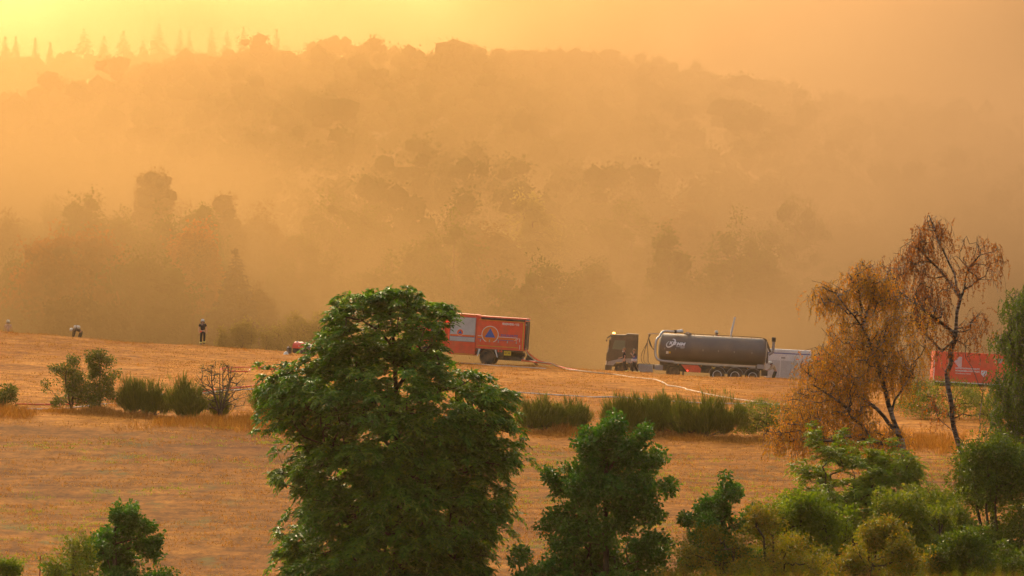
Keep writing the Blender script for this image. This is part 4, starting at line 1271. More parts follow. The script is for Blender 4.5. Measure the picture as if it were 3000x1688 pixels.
P_GLASS = paint('window_glass', (0.15, 0.18, 0.14), 0.12, var=0.05, spec=0.8)
P_SKIN = paint('skin', (0.50, 0.27, 0.18), 0.55, var=0.05)
P_HAIR = paint('blond_hair', (0.30, 0.16, 0.06), 0.7, var=0.15, scale=20)
P_NAVY = paint('navy_cloth', (0.018, 0.017, 0.02), 0.9, var=0.2, scale=8)
P_DGREEN = paint('dark_green_cloth', (0.03, 0.038, 0.025), 0.9, var=0.2, scale=8)
P_BEIGE = paint('sand_jacket_cloth', (0.52, 0.40, 0.24), 0.9, var=0.15, scale=8)
P_PINK = paint('pale_pink_cloth', (0.62, 0.38, 0.30), 0.9, var=0.1, scale=8)
P_BLUEV = paint('blue_vest_cloth', (0.10, 0.12, 0.34), 0.85, var=0.1, scale=8)
P_HELM = paint('helmet_shell', (0.75, 0.72, 0.60), 0.4, var=0.05)
P_REFL = paint('reflective_lime', (0.68, 0.66, 0.18), 0.4, var=0.05)
P_HOSEW = paint('white_hose_canvas', (0.62, 0.58, 0.52), 0.8, var=0.12, scale=5, dirt=DUST, dirt_amt=0.25)
P_HOSER = paint('red_hose_canvas', (0.72, 0.06, 0.025), 0.75, var=0.12, scale=5, dirt=DUST, dirt_amt=0.2)
P_HOSEP = paint('pale_hose_canvas', (0.60, 0.44, 0.27), 0.8, var=0.12, scale=5, dirt=DUST, dirt_amt=0.25)
P_STAKE = paint('stake_red', (0.30, 0.02, 0.015), 0.7)
P_BOOT = paint('boot_leather', (0.02, 0.017, 0.015), 0.6)
def lamp_mat(name, col, strength):
    m, n, l = new_mat(name)
    out = n.new('ShaderNodeOutputMaterial'); e = n.new('ShaderNodeEmission')
    e.inputs['Color'].default_value = (*col, 1); e.inputs['Strength'].default_value = strength
    l.new(e.outputs['Emission'], out.inputs['Surface']); return m
E_AMBER = lamp_mat('lit_amber_beacon', (1.0, 0.45, 0.08), 6.0)
E_REDL = lamp_mat('lit_red_marker', (1.0, 0.06, 0.04), 2.0)

def wheel(parent, x, y, z, r, w, rim=None, white_ring=False, seg=28):
    """tyre (> rim, hub) with its axle along y; outer face towards -y"""
    bm = B()
    lathe(bm, [(r * 0.56, -w / 2), (r * 0.60, -w / 2 - 0.005), (r * 0.88, -w / 2), (r * 0.97, -w * 0.42), (r, -w * 0.28), (r, w * 0.28), (r * 0.97, w * 0.42), (r * 0.88, w / 2), (r * 0.56, w / 2)], (0, 0, 0), 'y', seg)
    # tread grooves
    wh = empty('wheel', (x, y, z)); wh.parent = parent
    part('tyre', bm, P_TYRE, wh, True)
    bm = B()
    lathe(bm, [(0.0, -w * 0.22), (r * 0.16, -w * 0.24), (r * 0.2, -w * 0.12), (r * 0.40, -w * 0.10), (r * 0.46, -w * 0.34), (r * 0.57, -w * 0.46), (r * 0.565, w * 0.2)], (0, 0, 0), 'y', seg)
    part('rim', bm, rim or P_RIM, wh, True)
    for k in range(10):
        a = k * 2 * math.pi / 10
        bm = B()
        lathe(bm, [(r * 0.03, -w * 0.26), (r * 0.035, -w * 0.08)], (math.cos(a) * r * 0.3, 0, math.sin(a) * r * 0.3), 'y', 6)
        part('wheel_nut', bm, P_STEEL, wh)
    if white_ring:
        bm = B()
        n = 24
        for rr0, rr1 in ((0.40, 0.61),):
            a = [bm.verts.new((math.cos(k * 2 * math.pi / n) * r * rr0, -w * 0.45, math.sin(k * 2 * math.pi / n) * r * rr0)) for k in range(n)]
            b = [bm.verts.new((math.cos(k * 2 * math.pi / n) * r * rr1, -w * 0.53, math.sin(k * 2 * math.pi / n) * r * rr1)) for k in range(n)]
            for k in range(n): bm.faces.new((a[k], a[(k + 1) % n], b[(k + 1) % n], b[k]))
        part('rim_ring', bm, P_WHITE, wh)
    return wh
def arc_band(bm, cx, cz, r, y0, y1, a0, a1, th, n=14):
    """mudguard: an arched strip"""
    outer = [(cx + math.cos(R(a0 + (a1 - a0) * k / n)) * r, cz + math.sin(R(a0 + (a1 - a0) * k / n)) * r) for k in range(n + 1)]
    inner = [(cx + math.cos(R(a0 + (a1 - a0) * k / n)) * (r - th), cz + math.sin(R(a0 + (a1 - a0) * k / n)) * (r - th)) for k in range(n + 1)]
    for k in range(n):
        prism(bm, [outer[k], outer[k + 1], inner[k + 1], inner[k]], y0, y1)

# ------------------------------------------------------------------ red fire service truck
def fire_truck():
    Y = 351.6
    ox, oz = px(1431.5, Y), 0.0
    oz = gz(ox, Y - 1.0) - 0.06
    r = empty('fire_truck', (ox, Y, oz), rz=R(-6.5), ry=0.062)
    tag(r, 'red fire service truck with blue triangle emblem, half behind the walnut', 'truck')
    near = -1.25; far = 1.25
    part('chassis', box(box(B(), -5.1, 2.45, -0.5, -0.32, 0.72, 1.0, 0.01), -5.1, 2.45, 0.32, 0.5, 0.72, 1.0, 0.01), P_DARK, r)
    # rear box body
    bd = part('box_body', box(B(), -0.80, 2.50, near, far, 1.12, 3.26, 0.03), P_RED, r)
    part('roof_edge', box(B(), -0.84, 2.56, near - 0.03, far + 0.03, 3.263, 3.36, 0.02), P_RED, bd)
    part('awning_roll', box(B(), -0.55, 2.50, near - 0.10, near - 0.005, 3.13, 3.255, 0.03), P_BLACK, bd)
    part('edge_strip', box(B(), -0.72, 2.40, near - 0.008, near + 0.01, 3.075, 3.115), P_YEL, bd)
    part('edge_strip', box(B(), 2.36, 2.42, near - 0.009, near + 0.01, 1.16, 3.06), P_YEL, bd)
    part('edge_strip', box(B(), -0.70, 2.10, near - 0.0085, near + 0.01, 1.30, 1.345), P_YEL, bd)
    part('corner_post', box(B(), -0.84, -0.77, near - 0.012, near + 0.05, 1.12, 3.26, 0.01), P_RED, bd)
    part('drop_side', box(B(), -0.70, 2.18, near - 0.03, near - 0.004, 1.36, 1.62, 0.008), P_RED, bd)
    for k in range(5):
        xx = -0.52 + k * 0.62
        part('latch_hook', box(box(B(), xx - 0.025, xx + 0.025, near - 0.06, near - 0.006, 1.62, 1.76, 0.006), xx - 0.035, xx + 0.035, near - 0.07, near - 0.03, 1.60, 1.64), P_STEEL, bd)
    rd = part('rear_door', box(B(), 2.50, 2.56, -1.12, 1.12, 1.22, 3.12, 0.01), P_DARK, bd)
    part('door_rail', box(B(), 2.56, 2.60, -0.03, 0.03, 1.25, 3.1), P_STEEL, rd)
    part('rear_lamp', box(B(), 2.50, 2.62, near + 0.02, near + 0.16, 2.88, 2.98, 0.01), P_GREY, bd)
    part('work_lamp', box(B(), 2.52, 2.80, near + 0.0, near + 0.2, 3.19, 3.29, 0.03), P_GREY, bd)
    # side print
    ey = near - 0.006
    sheet([(-0.72, 1.97), (2.02, 1.97), (1.83, 1.80), (-0.72, 1.80)], ey, P_ORANGE, bd, 'orange_stripe')
    sheet([(-0.72, 2.005), (2.00, 2.005), (2.00, 1.975), (-0.72, 1.975)], ey, P_PRINT, bd, 'white_line')
    sheet([(-0.72, 1.795), (1.78, 1.795), (1.75, 1.765), (-0.72, 1.765)], ey, P_BLUE, bd, 'blue_line')
    for k in range(2):
        x0 = 1.98 - k * 0.09
        sheet([(x0 + 0.10, 1.97), (x0 + 0.13, 1.97), (x0 - 0.05, 1.80), (x0 - 0.08, 1.80)], ey - 0.002, P_PRINT, bd, 'slanted_line')
    sheet([(2.15, 1.97), (2.18, 1.97), (2.18, 1.72), (2.15, 1.72)], ey, P_PRINT, bd, 'white_bracket')
    sheet([(2.19, 1.52), (2.22, 1.52), (2.22, 1.22), (2.19, 1.22)], ey, P_PRINT, bd, 'white_bracket')
    em = sheet(ringpts(0.12, 2.12, 0.585), ey - 0.004, P_PRINT, bd, 'emblem')
    sheet(ringpts(0.12, 2.12, 0.545), ey - 0.008, P_ORANGE, em, 'emblem_disc')
    sheet([(-0.24, 1.92), (0.48, 1.92), (0.12, 2.55)], ey - 0.012, P_BLUE, em, 'emblem_triangle')
    yf = lambda q: ey
    lettering('FEUERWEHR', 0.92, 2.83, 0.20, yf, P_PRINT, bd, bold=0.035, width=0.80)
    # telephone handset sign between the words
    bmh = B(); tube(bmh, smooth_path([(1.755, ey, 2.85), (1.775, ey - 0.002, 2.90), (1.82, ey, 2.96)], 4), 0.014, 5)
    part('handset_sign', bmh, P_PRINT, bd)
    lettering('112', 1.86, 2.83, 0.20, yf, P_PRINT, bd, bold=0.035, width=0.22)
    lettering('ZIVILSCHUTZ', 0.84, 2.04, 0.20, yf, P_BLUE, bd, bold=0.02, width=1.20)
    # middle section with roller shutters
    md = part('equipment_bay', box(B(), -2.72, -0.86, near, far, 0.62, 3.42, 0.03), P_RED, r)
    part('bay_strip', box(B(), -2.68, -0.88, near - 0.008, near + 0.01, 3.36, 3.40), P_YEL, md)
    part('bay_strip', box(B(), -2.3, -0.95, near - 0.008, near + 0.01, 0.66, 0.70), P_YEL, md)
    sh = part('shutter_frame', box(B(), -2.66, -0.90, near - 0.012, near - 0.002, 1.52, 3.20, 0.004), P_GREY, md)
    for k in range(20):
        z0 = 1.56 + k * 0.08
        part('shutter_slat', box(B(), -2.62, -0.94, near - 0.026, near - 0.010, z0, z0 + 0.074, 0.004), P_SHUT, sh)
    sheet([(-2.62, 1.99), (-0.94, 1.99), (-0.94, 1.86), (-2.62, 1.86)], near - 0.030, P_ORANGE, sh, 'orange_stripe')
    sheet([(-2.62, 1.855), (-0.94, 1.855), (-0.94, 1.83), (-2.62, 1.83)], near - 0.030, P_BLUE, sh, 'blue_line')
    e2 = sheet(ringpts(-1.95, 2.14, 0.235), near - 0.031, P_PRINT, sh, 'emblem')
    sheet(ringpts(-1.95, 2.14, 0.215), near - 0.034, P_ORANGE, e2, 'emblem_disc')
    sheet([(-2.09, 2.05), (-1.81, 2.05), (-1.95, 2.31)], near - 0.037, P_BLUE, e2, 'emblem_triangle')
    # cab
    cb = part('cab', prism(B(), [(-5.25, 0.7), (-5.3, 1.5), (-5.18, 2.35), (-5.02, 2.82), (-4.85, 2.92), (-2.98, 2.95), (-2.98, 0.8), (-3.6, 0.8), (-3.75, 1.25), (-4.75, 1.25), (-4.9, 0.7)], near + 0.05, far - 0.05, 0.03), P_RED, r)
    part('side_window', prism(B(), [(-4.92, 1.75), (-4.80, 2.62), (-4.10, 2.62), (-4.10, 1.75)], near + 0.035, near + 0.06), P_GLASS, cb)
    part('side_window', prism(B(), [(-3.98, 1.75), (-3.98, 2.62), (-3.25, 2.62), (-3.25, 1.75)], near + 0.035, near + 0.06), P_GLASS, cb)
    part('windscreen', prism(B(), [(-5.272, 1.75), (-5.08, 2.70), (-5.06, 2.70), (-5.25, 1.75)], near + 0.2, far - 0.2), P_GLASS, cb)
    dr = part('door', box(B(), -4.98, -4.04, near + 0.032, near + 0.052, 1.3, 2.75, 0.005), P_RED, cb)
    part('handle', box(B(), -4.2, -4.08, near + 0.01, near + 0.034, 1.6, 1.64), P_BLACK, dr)
    part('bumper', box(B(), -5.4, -5.2, near + 0.04, far - 0.04, 0.45, 0.78, 0.03), P_WHITE, cb)
    for s in (-1, 1):
        part('headlight', box(B(), -5.42, -5.38, s * 0.85 - 0.14, s * 0.85 + 0.14, 0.54, 0.68, 0.01), P_GLASS, cb)
        part('beacon', lathe(B(), [(0.0, 0), (0.1, 0.0), (0.1, 0.16), (0.06, 0.2), (0, 0.2)], (-4.7, s * 0.8, 2.95), 'z', 12), P_BLUE, cb)
        part('mirror', box(B(), -5.30, -5.22, s * 1.36 - 0.09, s * 1.36 + 0.09, 1.9, 2.45, 0.02), P_BLACK, cb)
    # running gear
    for s in (-1, 1):
        wheel(r, 0.0, s * 1.02, 0.53, 0.53, 0.42)
        wheel(r, -4.25, s * 1.02, 0.53, 0.53, 0.38)
    mg = B(); arc_band(mg, 0.0, 0.53, 0.66, near + 0.02, near + 0.5, 20, 160, 0.03); arc_band(mg, 0.0, 0.53, 0.66, far - 0.5, far - 0.02, 20, 160, 0.03)
    part('mudguard', mg, P_BLACK, r)
    for x0, x1 in ((-0.62, -0.48), (0.50, 0.60)):
        d = -0.16 if x0 < 0 else 0.14
        part('mudguard_stay', prism(B(), [(x0, 1.10), (x1, 1.10), (x1 + d, 0.58), (x1 + d - 0.06, 0.58)], near - 0.004, near + 0.02), P_WHITE, r)
    part('fuel_tank', box(B(), 0.70, 1.12, near + 0.06, near + 0.5, 0.66, 1.02, 0.03), P_DARK, r)
    for k in range(2):
        part('valve_wheel', lathe(B(), [(0.05, -0.02), (0.08, -0.02), (0.08, 0.02), (0.05, 0.02)], (0.76 + k * 0.2, near + 0.03, 1.02), 'y', 12), P_RED, r)
        pl = part('yellow_plate', box(B(), 1.15 + k * 0.25, 1.385 + k * 0.25, near + 0.0, near + 0.02, 0.76, 1.05), P_PLATE, r)
        for q in range(2):
            part('plate_mark', box(B(), 1.20 + k * 0.25 + q * 0.08, 1.235 + k * 0.25 + q * 0.08, near - 0.006, near + 0.004, 0.84, 0.98), P_BLACK, pl)
    part('side_marker', box(B(), -0.84, -0.74, near - 0.004, near + 0.02, 0.94, 1.02), P_RED, r)
    part('underbody_box', box(B(), 0.75, 2.3, -0.9, 0.9, 0.42, 0.72, 0.03), P_DARK, r)
    part('skirt_rail', box(B(), -0.8, 2.45, near + 0.03, near + 0.12, 1.03, 1.115, 0.01), P_DARK, r)
    # lowered tail ramp with hoses paid out over it
    tr = part('tail_ramp', prism(B(), [(2.35, 0.42), (2.35, 0.54), (4.3, 0.37), (4.3, 0.31)], -0.55, 0.55, 0.01), P_RED, r)
    part('ramp_hinge', lathe(B(), [(0.0, -0.62), (0.09, -0.62), (0.09, 0.62), (0.0, 0.62)], (2.4, 0, 0.48), 'y', 12), P_RED, tr)
    part('ramp_side', prism(B(), [(2.55, 0.5), (2.7, 0.95), (2.85, 0.85), (3.3, 0.5)], -0.56, -0.52), P_DARK, tr)
    for s in (-1, 1):
        part('ramp_leg', tube(B(), [(3.15, s * 0.4, 0.40), (3.55, s * 0.4, 0.02)], 0.03, 6), P_DARK, tr)
    part('lift_arm', prism(B(), [(1.6, 0.62), (1.9, 0.78), (2.5, 0.52), (2.4, 0.40), (1.7, 0.46)], -0.5, 0.5, 0.01), P_DARK, r)
    return r
FT = fire_truck()
def ft_pt(x, y, z):
    return FT.matrix_basis @ Vector((x, y, z))

# ------------------------------------------------------------------ tanker: tractor with a black tank semi-trailer
def tanker():
    Y = 367.0
    # origin below the front end of the tank
    ox = px(1930, Y)
    oz = gz(px(2080, Y), Y) + 0.056 * (px(2080, Y) - ox)
    r = empty('tanker_lorry', (ox, Y, oz), rz=R(-2.0), ry=0.054)
    tag(r, 'black tank lorry with silver pipes and white lettering parked behind the crest', 'lorry')
    near = -1.25
    RT, ZT = 0.98, 2.30
    tk = part('tank', lathe(B(), [(0.0, -0.16), (0.45, -0.14), (0.78, -0.07), (0.93, 0.0), (RT, 0.09), (RT, 7.2), (0.97, 7.32), (0.86, 7.48), (0.6, 7.60), (0.3, 7.66), (0.0, 7.68)], (0.0, 0, ZT), 'x', 48), P_TANK, r, True)
    for xx in (0.12, 1.2, 3.1, 4.5, 5.8, 7.1):
        part('weld_ring', lathe(B(), [(RT - 0.01, -0.02), (RT + 0.006, -0.02), (RT + 0.006, 0.02), (RT - 0.01, 0.02)], (xx, 0, ZT), 'x', 48), P_TANK, tk, True)
    part('tail_hatch', lathe(B(), [(0.0, -0.02), (0.42, 0.0), (0.46, 0.06), (0.40, 0.12), (0.0, 0.14)], (7.60, 0, ZT - 0.35), 'x', 24), P_BLACK, tk, True)
    part('hatch_beam', prism(B(), [(7.25, 3.35), (7.55, 3.25), (7.95, 2.35), (7.85, 2.25), (7.5, 2.95)], -0.06, 0.06, 0.01), P_BLACK, tk)
    yt = lambda q: -math.sqrt(max(0.05, (RT + 0.012) ** 2 - (q - ZT) ** 2))
    # firm lettering and swoosh
    lettering('K', 0.62, 2.52, 0.30, yt, P_PRINT, tk, bold=0.05, shear=0.28, width=0.30)
    lettering('U', 0.88, 2.50, 0.30, yt, P_PRINT, tk, bold=0.05, shear=0.28, width=0.26)
    lettering('MM', 1.13, 2.48, 0.30, yt, P_PRINT, tk, bold=0.05, shear=0.28, width=0.66)
    lettering('TECHNIK', 1.13, 2.36, 0.095, yt, P_PRINT, tk, bold=0.03, width=0.62, space=1.2)
    lettering('GMBH', 1.42, 2.29, 0.055, yt, P_PRINT, tk, bold=0.04, width=0.28)
    outer = smooth_path([(0.60, 0, 2.75), (0.44, 0, 2.60), (0.40, 0, 2.42), (0.50, 0, 2.28), (0.70, 0, 2.30), (0.92, 0, 2.46), (1.06, 0, 2.66), (1.08, 0, 2.82), (1.00, 0, 2.92), (0.86, 0, 2.93)], 4)
    inner = smooth_path([(0.62, 0, 2.73), (0.49, 0, 2.60), (0.46, 0, 2.45), (0.53, 0, 2.36), (0.68, 0, 2.40), (0.84, 0, 2.52), (0.95, 0, 2.68), (0.98, 0, 2.80), (0.94, 0, 2.86), (0.82, 0, 2.88)], 4)
    bm = B()
    a = [bm.verts.new((p.x, yt(p.z) - 0.004, p.z)) for p in outer]; b = [bm.verts.new((p.x, yt(p.z) - 0.004, p.z)) for p in inner]
    for k in range(len(a) - 1): bm.faces.new((a[k], a[k + 1], b[k + 1], b[k]))
    part('swoosh', bm, P_PRINT, tk)
    sheet([(0.42, 2.02), (0.60, 2.02), (0.60, 1.83), (0.42, 1.83)], 0, P_WHITE, tk, 'white_sticker', yt)
    sheet([(0.615, 2.01), (0.745, 2.01), (0.745, 1.87), (0.615, 1.87)], 0, P_PLATE, tk, 'yellow_sticker', yt)
    for xx in (0.32, 1.10, 3.05, 4.15, 5.28, 6.55):
        yv = yt(2.22)
        part('sight_bracket', box(B(), xx - 0.025, xx + 0.025, yv - 0.05, yv + 0.03, 2.15, 2.28), P_GREY, tk)
    # top rail and walkway
    top = ZT + RT
    part('top_rail', tube(B(), [(1.6, -0.28, top + 0.07), (7.2, -0.28, top + 0.07)], 0.022, 6), P_BLACK, r)
    for k in range(9):
        xx = 1.7 + k * 0.68
        part('rail_post', tube(B(), [(xx, -0.28, top - 0.06), (xx, -0.28, top + 0.07)], 0.018, 5), P_BLACK, r)
    part('walkway', box(B(), 3.2, 5.6, 1.0, 1.75, 1.80, 1.85), P_STEEL, r)
    for xx in (3.3, 4.4, 5.5):
        part('walkway_bracket', box(B(), xx - 0.03, xx + 0.03, 0.4, 1.7, 1.70, 1.80), P_STEEL, r)
    part('dome_cover', lathe(B(), [(0.0, 0.12), (0.2, 0.11), (0.24, 0.04), (0.24, -0.1)], (1.95, 0, top), 'z', 20), P_GREY, r, True)
    # silver pipe round the front
    pts = smooth_path([(1.55, -0.35, top + 0.20), (1.25, -0.45, top + 0.16), (0.7, -0.6, top + 0.15), (0.15, -0.7, top + 0.12), (-0.12, -0.85, top - 0.25), (-0.32, -1.0, ZT + 0.45), (-0.36, -1.06, ZT - 0.3), (-0.28, -1.1, ZT - 0.75), (-0.05, -1.12, 1.36), (0.4, -1.14, 1.30), (1.0, -1.15, 1.29)], 5)
    pp = part('suction_pipe', tube(B(), pts, 0.085, 10), P_STEEL, r, True)
    part('pipe_elbow', tube(B(), smooth_path([(1.05, -0.4, top + 0.17), (1.3, -0.3, top + 0.22), (1.5, -0.25, top + 0.28)], 4), 0.10, 10), P_STEEL, pp, True)
    part('pipe_clamp', box(B(), 0.92, 1.10, -0.62, -0.36, top + 0.04, top + 0.28, 0.02), P_BLACK, pp)
    part('valve_box', box(B(), 1.75, 2.0, -0.5, -0.3, top + 0.02, top + 0.18, 0.02), P_GREY, pp)
    # frame, side rail, under-run gear
    part('trailer_frame', box(box(B(), 0.0, 7.4, -0.5, -0.3, 1.0, 1.28, 0.01), 0.0, 7.4, 0.3, 0.5, 1.0, 1.28, 0.01), P_DARK, r)
    part('side_rail', box(B(), 1.0, 6.85, near + 0.02, near + 0.14, 1.17, 1.31, 0.01), P_STEEL, r)
    part('rail_end_box', box(B(), 6.95, 7.5, near + 0.02, near + 0.4, 1.12, 1.42, 0.02), P_GREY, r)
    part('hose_box', prism(B(), [(1.55, 1.12), (2.75, 1.12), (3.0, 0.9), (2.95, 0.62), (2.0, 0.62)], near + 0.03, near + 0.25, 0.01), P_RED2, r)
    part('landing_leg', box(box(B(), 1.65, 1.8, -0.95, -0.8, 0.25, 1.1, 0.01), 1.65, 1.8, 0.8, 0.95, 0.25, 1.1, 0.01), P_DARK, r)
    part('marker_lamp', lathe(B(), [(0, -0.02), (0.05, -0.02), (0.05, 0.02), (0, 0.02)], (2.02, near - 0.0, 0.72), 'y', 10), E_REDL, r)
    part('hazard_plate', prism(B(), [(3.86, 0.92), (4.02, 1.08), (3.70, 1.08)], near + 0.0, near + 0.02), P_PLATE, r)
    for k in range(4):
        part('marker', box(B(), 1.3 + k * 1.65, 1.37 + k * 1.65, near - 0.01, near + 0.02, 1.08, 1.13), P_YEL, r)
    for xx in (4.15, 5.42, 6.68):
        for s in (-1, 1):
            wheel(r, xx, s * 1.05, 0.52, 0.52, 0.36, P_RIM, white_ring=(s < 0))
        mg = B(); arc_band(mg, xx, 0.52, 0.62, near - 0.01, near + 0.4, 10, 170, 0.03)
        part('mudguard', mg, P_GREY, r)
    part('tail_ladder', box(box(B(), 7.55, 7.60, -0.7, -0.66, 0.7, 3.1), 7.55, 7.60, -0.35, -0.31, 0.7, 3.1), P_STEEL, r)
    for k in range(7):
        part('ladder_rung', box(B(), 7.56, 7.59, -0.66, -0.35, 0.9 + k * 0.33, 0.93 + k * 0.33), P_STEEL, r)
    part('vent_pipe', tube(B(), smooth_path([(7.75, -0.5, 2.15), (8.02, -0.5, 2.35), (8.06, -0.5, 2.6), (8.06, -0.5, 3.0), (8.06, -0.5, 3.12)], 3), 0.10, 10), P_GREY, r, True)
    part('vent_cap', lathe(B(), [(0.0, 0), (0.15, 0.0), (0.15, 0.30), (0.0, 0.34)], (8.06, -0.5, 3.10), 'z', 14), P_BLACK, r)
    part('tail_pump', box(B(), 7.3, 7.75, -0.8, 0.8, 0.62, 1.05, 0.04), P_DARK, r)
    part('underbody', box(B(), 0.2, 7.2, -0.85, 0.85, 0.62, 1.0, 0.03), P_DARK, r)
    part('cab_side_tank', box(B(), -1.5, -0.45, near + 0.06, near + 0.6, 0.42, 0.98, 0.05), P_GREY, r)
    part('catwalk', box(B(), -1.5, 0.0, -0.9, 0.9, 0.96, 1.02), P_DARK, r)
    # tractor
    cb = part('cab', prism(B(), [(-3.78, 0.75), (-3.80, 1.5), (-3.70, 2.2), (-3.56, 2.92), (-3.44, 3.0), (-2.55, 3.02), (-2.42, 3.13), (-1.62, 3.12), (-1.60, 0.75), (-2.1, 0.75), (-2.3, 1.05), (-3.1, 1.05), (-3.3, 0.75)], near + 0.02, 1.23, 0.04), P_CAB, r)
    part('sun_visor', prism(B(), [(-3.90, 2.72), (-3.62, 2.96), (-3.50, 3.0), (-3.55, 2.90), (-3.78, 2.70)], near + 0.1, 1.15), P_CAB, cb)
    part('side_window', prism(B(), [(-3.45, 1.95), (-3.30, 2.62), (-2.52, 2.62), (-2.52, 1.95)], near + 0.006, near + 0.03), P_GLASS, cb)
    dr = part('door', prism(B(), [(-3.62, 1.12), (-3.52, 2.2), (-3.40, 2.75), (-2.42, 2.75), (-2.42, 1.12)], near + 0.012, near + 0.024), P_CAB, cb)
    part('handle', box(B(), -2.62, -2.48, near - 0.012, near + 0.014, 1.72, 1.77), P_BLACK, dr)
    part('windscreen', prism(B(), [(-3.78, 1.75), (-3.60, 2.72), (-3.58, 2.72), (-3.75, 1.75)], near + 0.2, 1.05), P_GLASS, cb)
    part('pillar_trim', tube(B(), [(-3.74, near + 0.03, 1.75), (-3.55, near + 0.03, 2.8)], 0.03, 6), P_GREY, cb)
    part('sill_panel', prism(B(), [(-3.72, 0.80), (-3.70, 1.05), (-2.9, 1.28), (-2.2, 1.36), (-1.64, 1.36), (-1.64, 1.08), (-2.2, 1.05), (-3.1, 1.05), (-3.3, 0.80)], near + 0.002, near + 0.03), P_GREY, cb)
    part('sleeper_panel', box(B(), -2.36, -1.68, near + 0.008, near + 0.03, 1.5, 2.85, 0.02), P_CAB, cb)
    part('mirror', box(B(), -3.68, -3.58, near - 0.16, near - 0.02, 2.05, 2.62, 0.02), P_BLACK, cb)
    part('mirror', box(B(), -3.92, -3.82, near + 0.1, near + 0.35, 2.48, 2.62, 0.02), P_BLACK, cb)
    part('headlight', box(B(), -3.83, -3.74, near + 0.06, near + 0.34, 0.86, 1.1, 0.02), P_WHITE, cb)
    part('grille', box(B(), -3.83, -3.79, -0.75, 0.75, 1.1, 1.65, 0.01), P_BLACK, cb)
    part('bumper', box(B(), -3.88, -3.4, near + 0.02, 1.23, 0.42, 0.82, 0.04), P_CAB, cb)
    bc = part('beacon_foot', box(B(), -3.52, -3.26, -0.75, -0.55, 2.99, 3.05), P_BLACK, cb)
    part('lit_beacon', lathe(B(), [(0.0, 0.0), (0.10, 0.0), (0.10, 0.07), (0.07, 0.11), (0.0, 0.12)], (-3.38, -0.65, 3.05), 'z', 14), E_AMBER, cb)
    part('side_skirt', box(B(), -2.1, -1.55, near + 0.02, near + 0.3, 0.5, 0.76, 0.02), P_CAB, cb)
    part('tractor_frame', box(box(B(), -3.4, 1.5, -0.48, -0.32, 0.70, 0.95), -3.4, 1.5, 0.32, 0.48, 0.70, 0.95), P_DARK, r)
    part('battery_box', box(B(), -0.35, 0.25, near + 0.08, near + 0.6, 0.62, 1.0, 0.03), P_GREY, r)
    part('fifth_wheel', box(B(), 0.4, 1.6, -0.5, 0.5, 0.95, 1.02), P_DARK, r)
    for s in (-1, 1):
        wheel(r, -2.7, s * 1.02, 0.5, 0.5, 0.34)
        wheel(r, 1.0, s * 0.98, 0.5, 0.5, 0.5)
    mg = B(); arc_band(mg, 1.0, 0.5, 0.62, near, near + 0.55, 15, 165, 0.04)
    part('mudguard', mg, P_BLACK, r)
    # hose boom between cab and tank with its hanging lines
    part('hose_boom', tube(B(), [(-0.95, -0.5, 3.20), (0.0, -0.6, 3.22)], 0.035, 6), P_GREY, r)
    part('boom_post', tube(B(), [(-0.9, -0.5, 0.9), (-0.9, -0.5, 3.2)], 0.02, 6), P_GREY, r)
    for k, (bx_, dep) in enumerate(((-1.32, 0.9), (-1.15, 1.0), (-0.85, 0.85))):
        part('air_line', tube(B(), smooth_path([(-0.85 + 0.05 * k, -0.55, 3.15), (-0.95, -0.6, 2.6), (bx_, -0.65, 1.7), (bx_ + 0.1, -0.65, 1.1), (-0.6 + 0.2 * k, -0.6, dep), (-0.15, -0.6, 1.0)], 5), 0.022, 6), P_BLACK, r)
    for k in range(3):
        part('coupling_line', tube(B(), smooth_path([(-0.86, -0.5, 2.85), (-0.78 + k * 0.05, -0.6, 2.45), (-0.55, -0.7, 2.15), (-0.36, -0.8, 2.0 + 0.1 * k)], 4), 0.022, 6), P_BLACK, r)
    # white filling lance raised over the tank
    lz = top
    part('filling_lance', tube(B(), [(4.98, 0.3, lz - 0.02), (5.03, 0.3, lz + 0.45), (5.12, 0.3, lz + 0.9), (5.2, 0.3, lz + 1.38)], [0.05, 0.075, 0.06, 0.055], 8), P_WHITE, r)
    part('lance_head', box(B(), 5.12, 5.28, 0.22, 0.38, lz + 1.3, lz + 1.42, 0.02), P_WHITE, r)
    return r
TK = tanker()
bpy.context.view_layer.update()

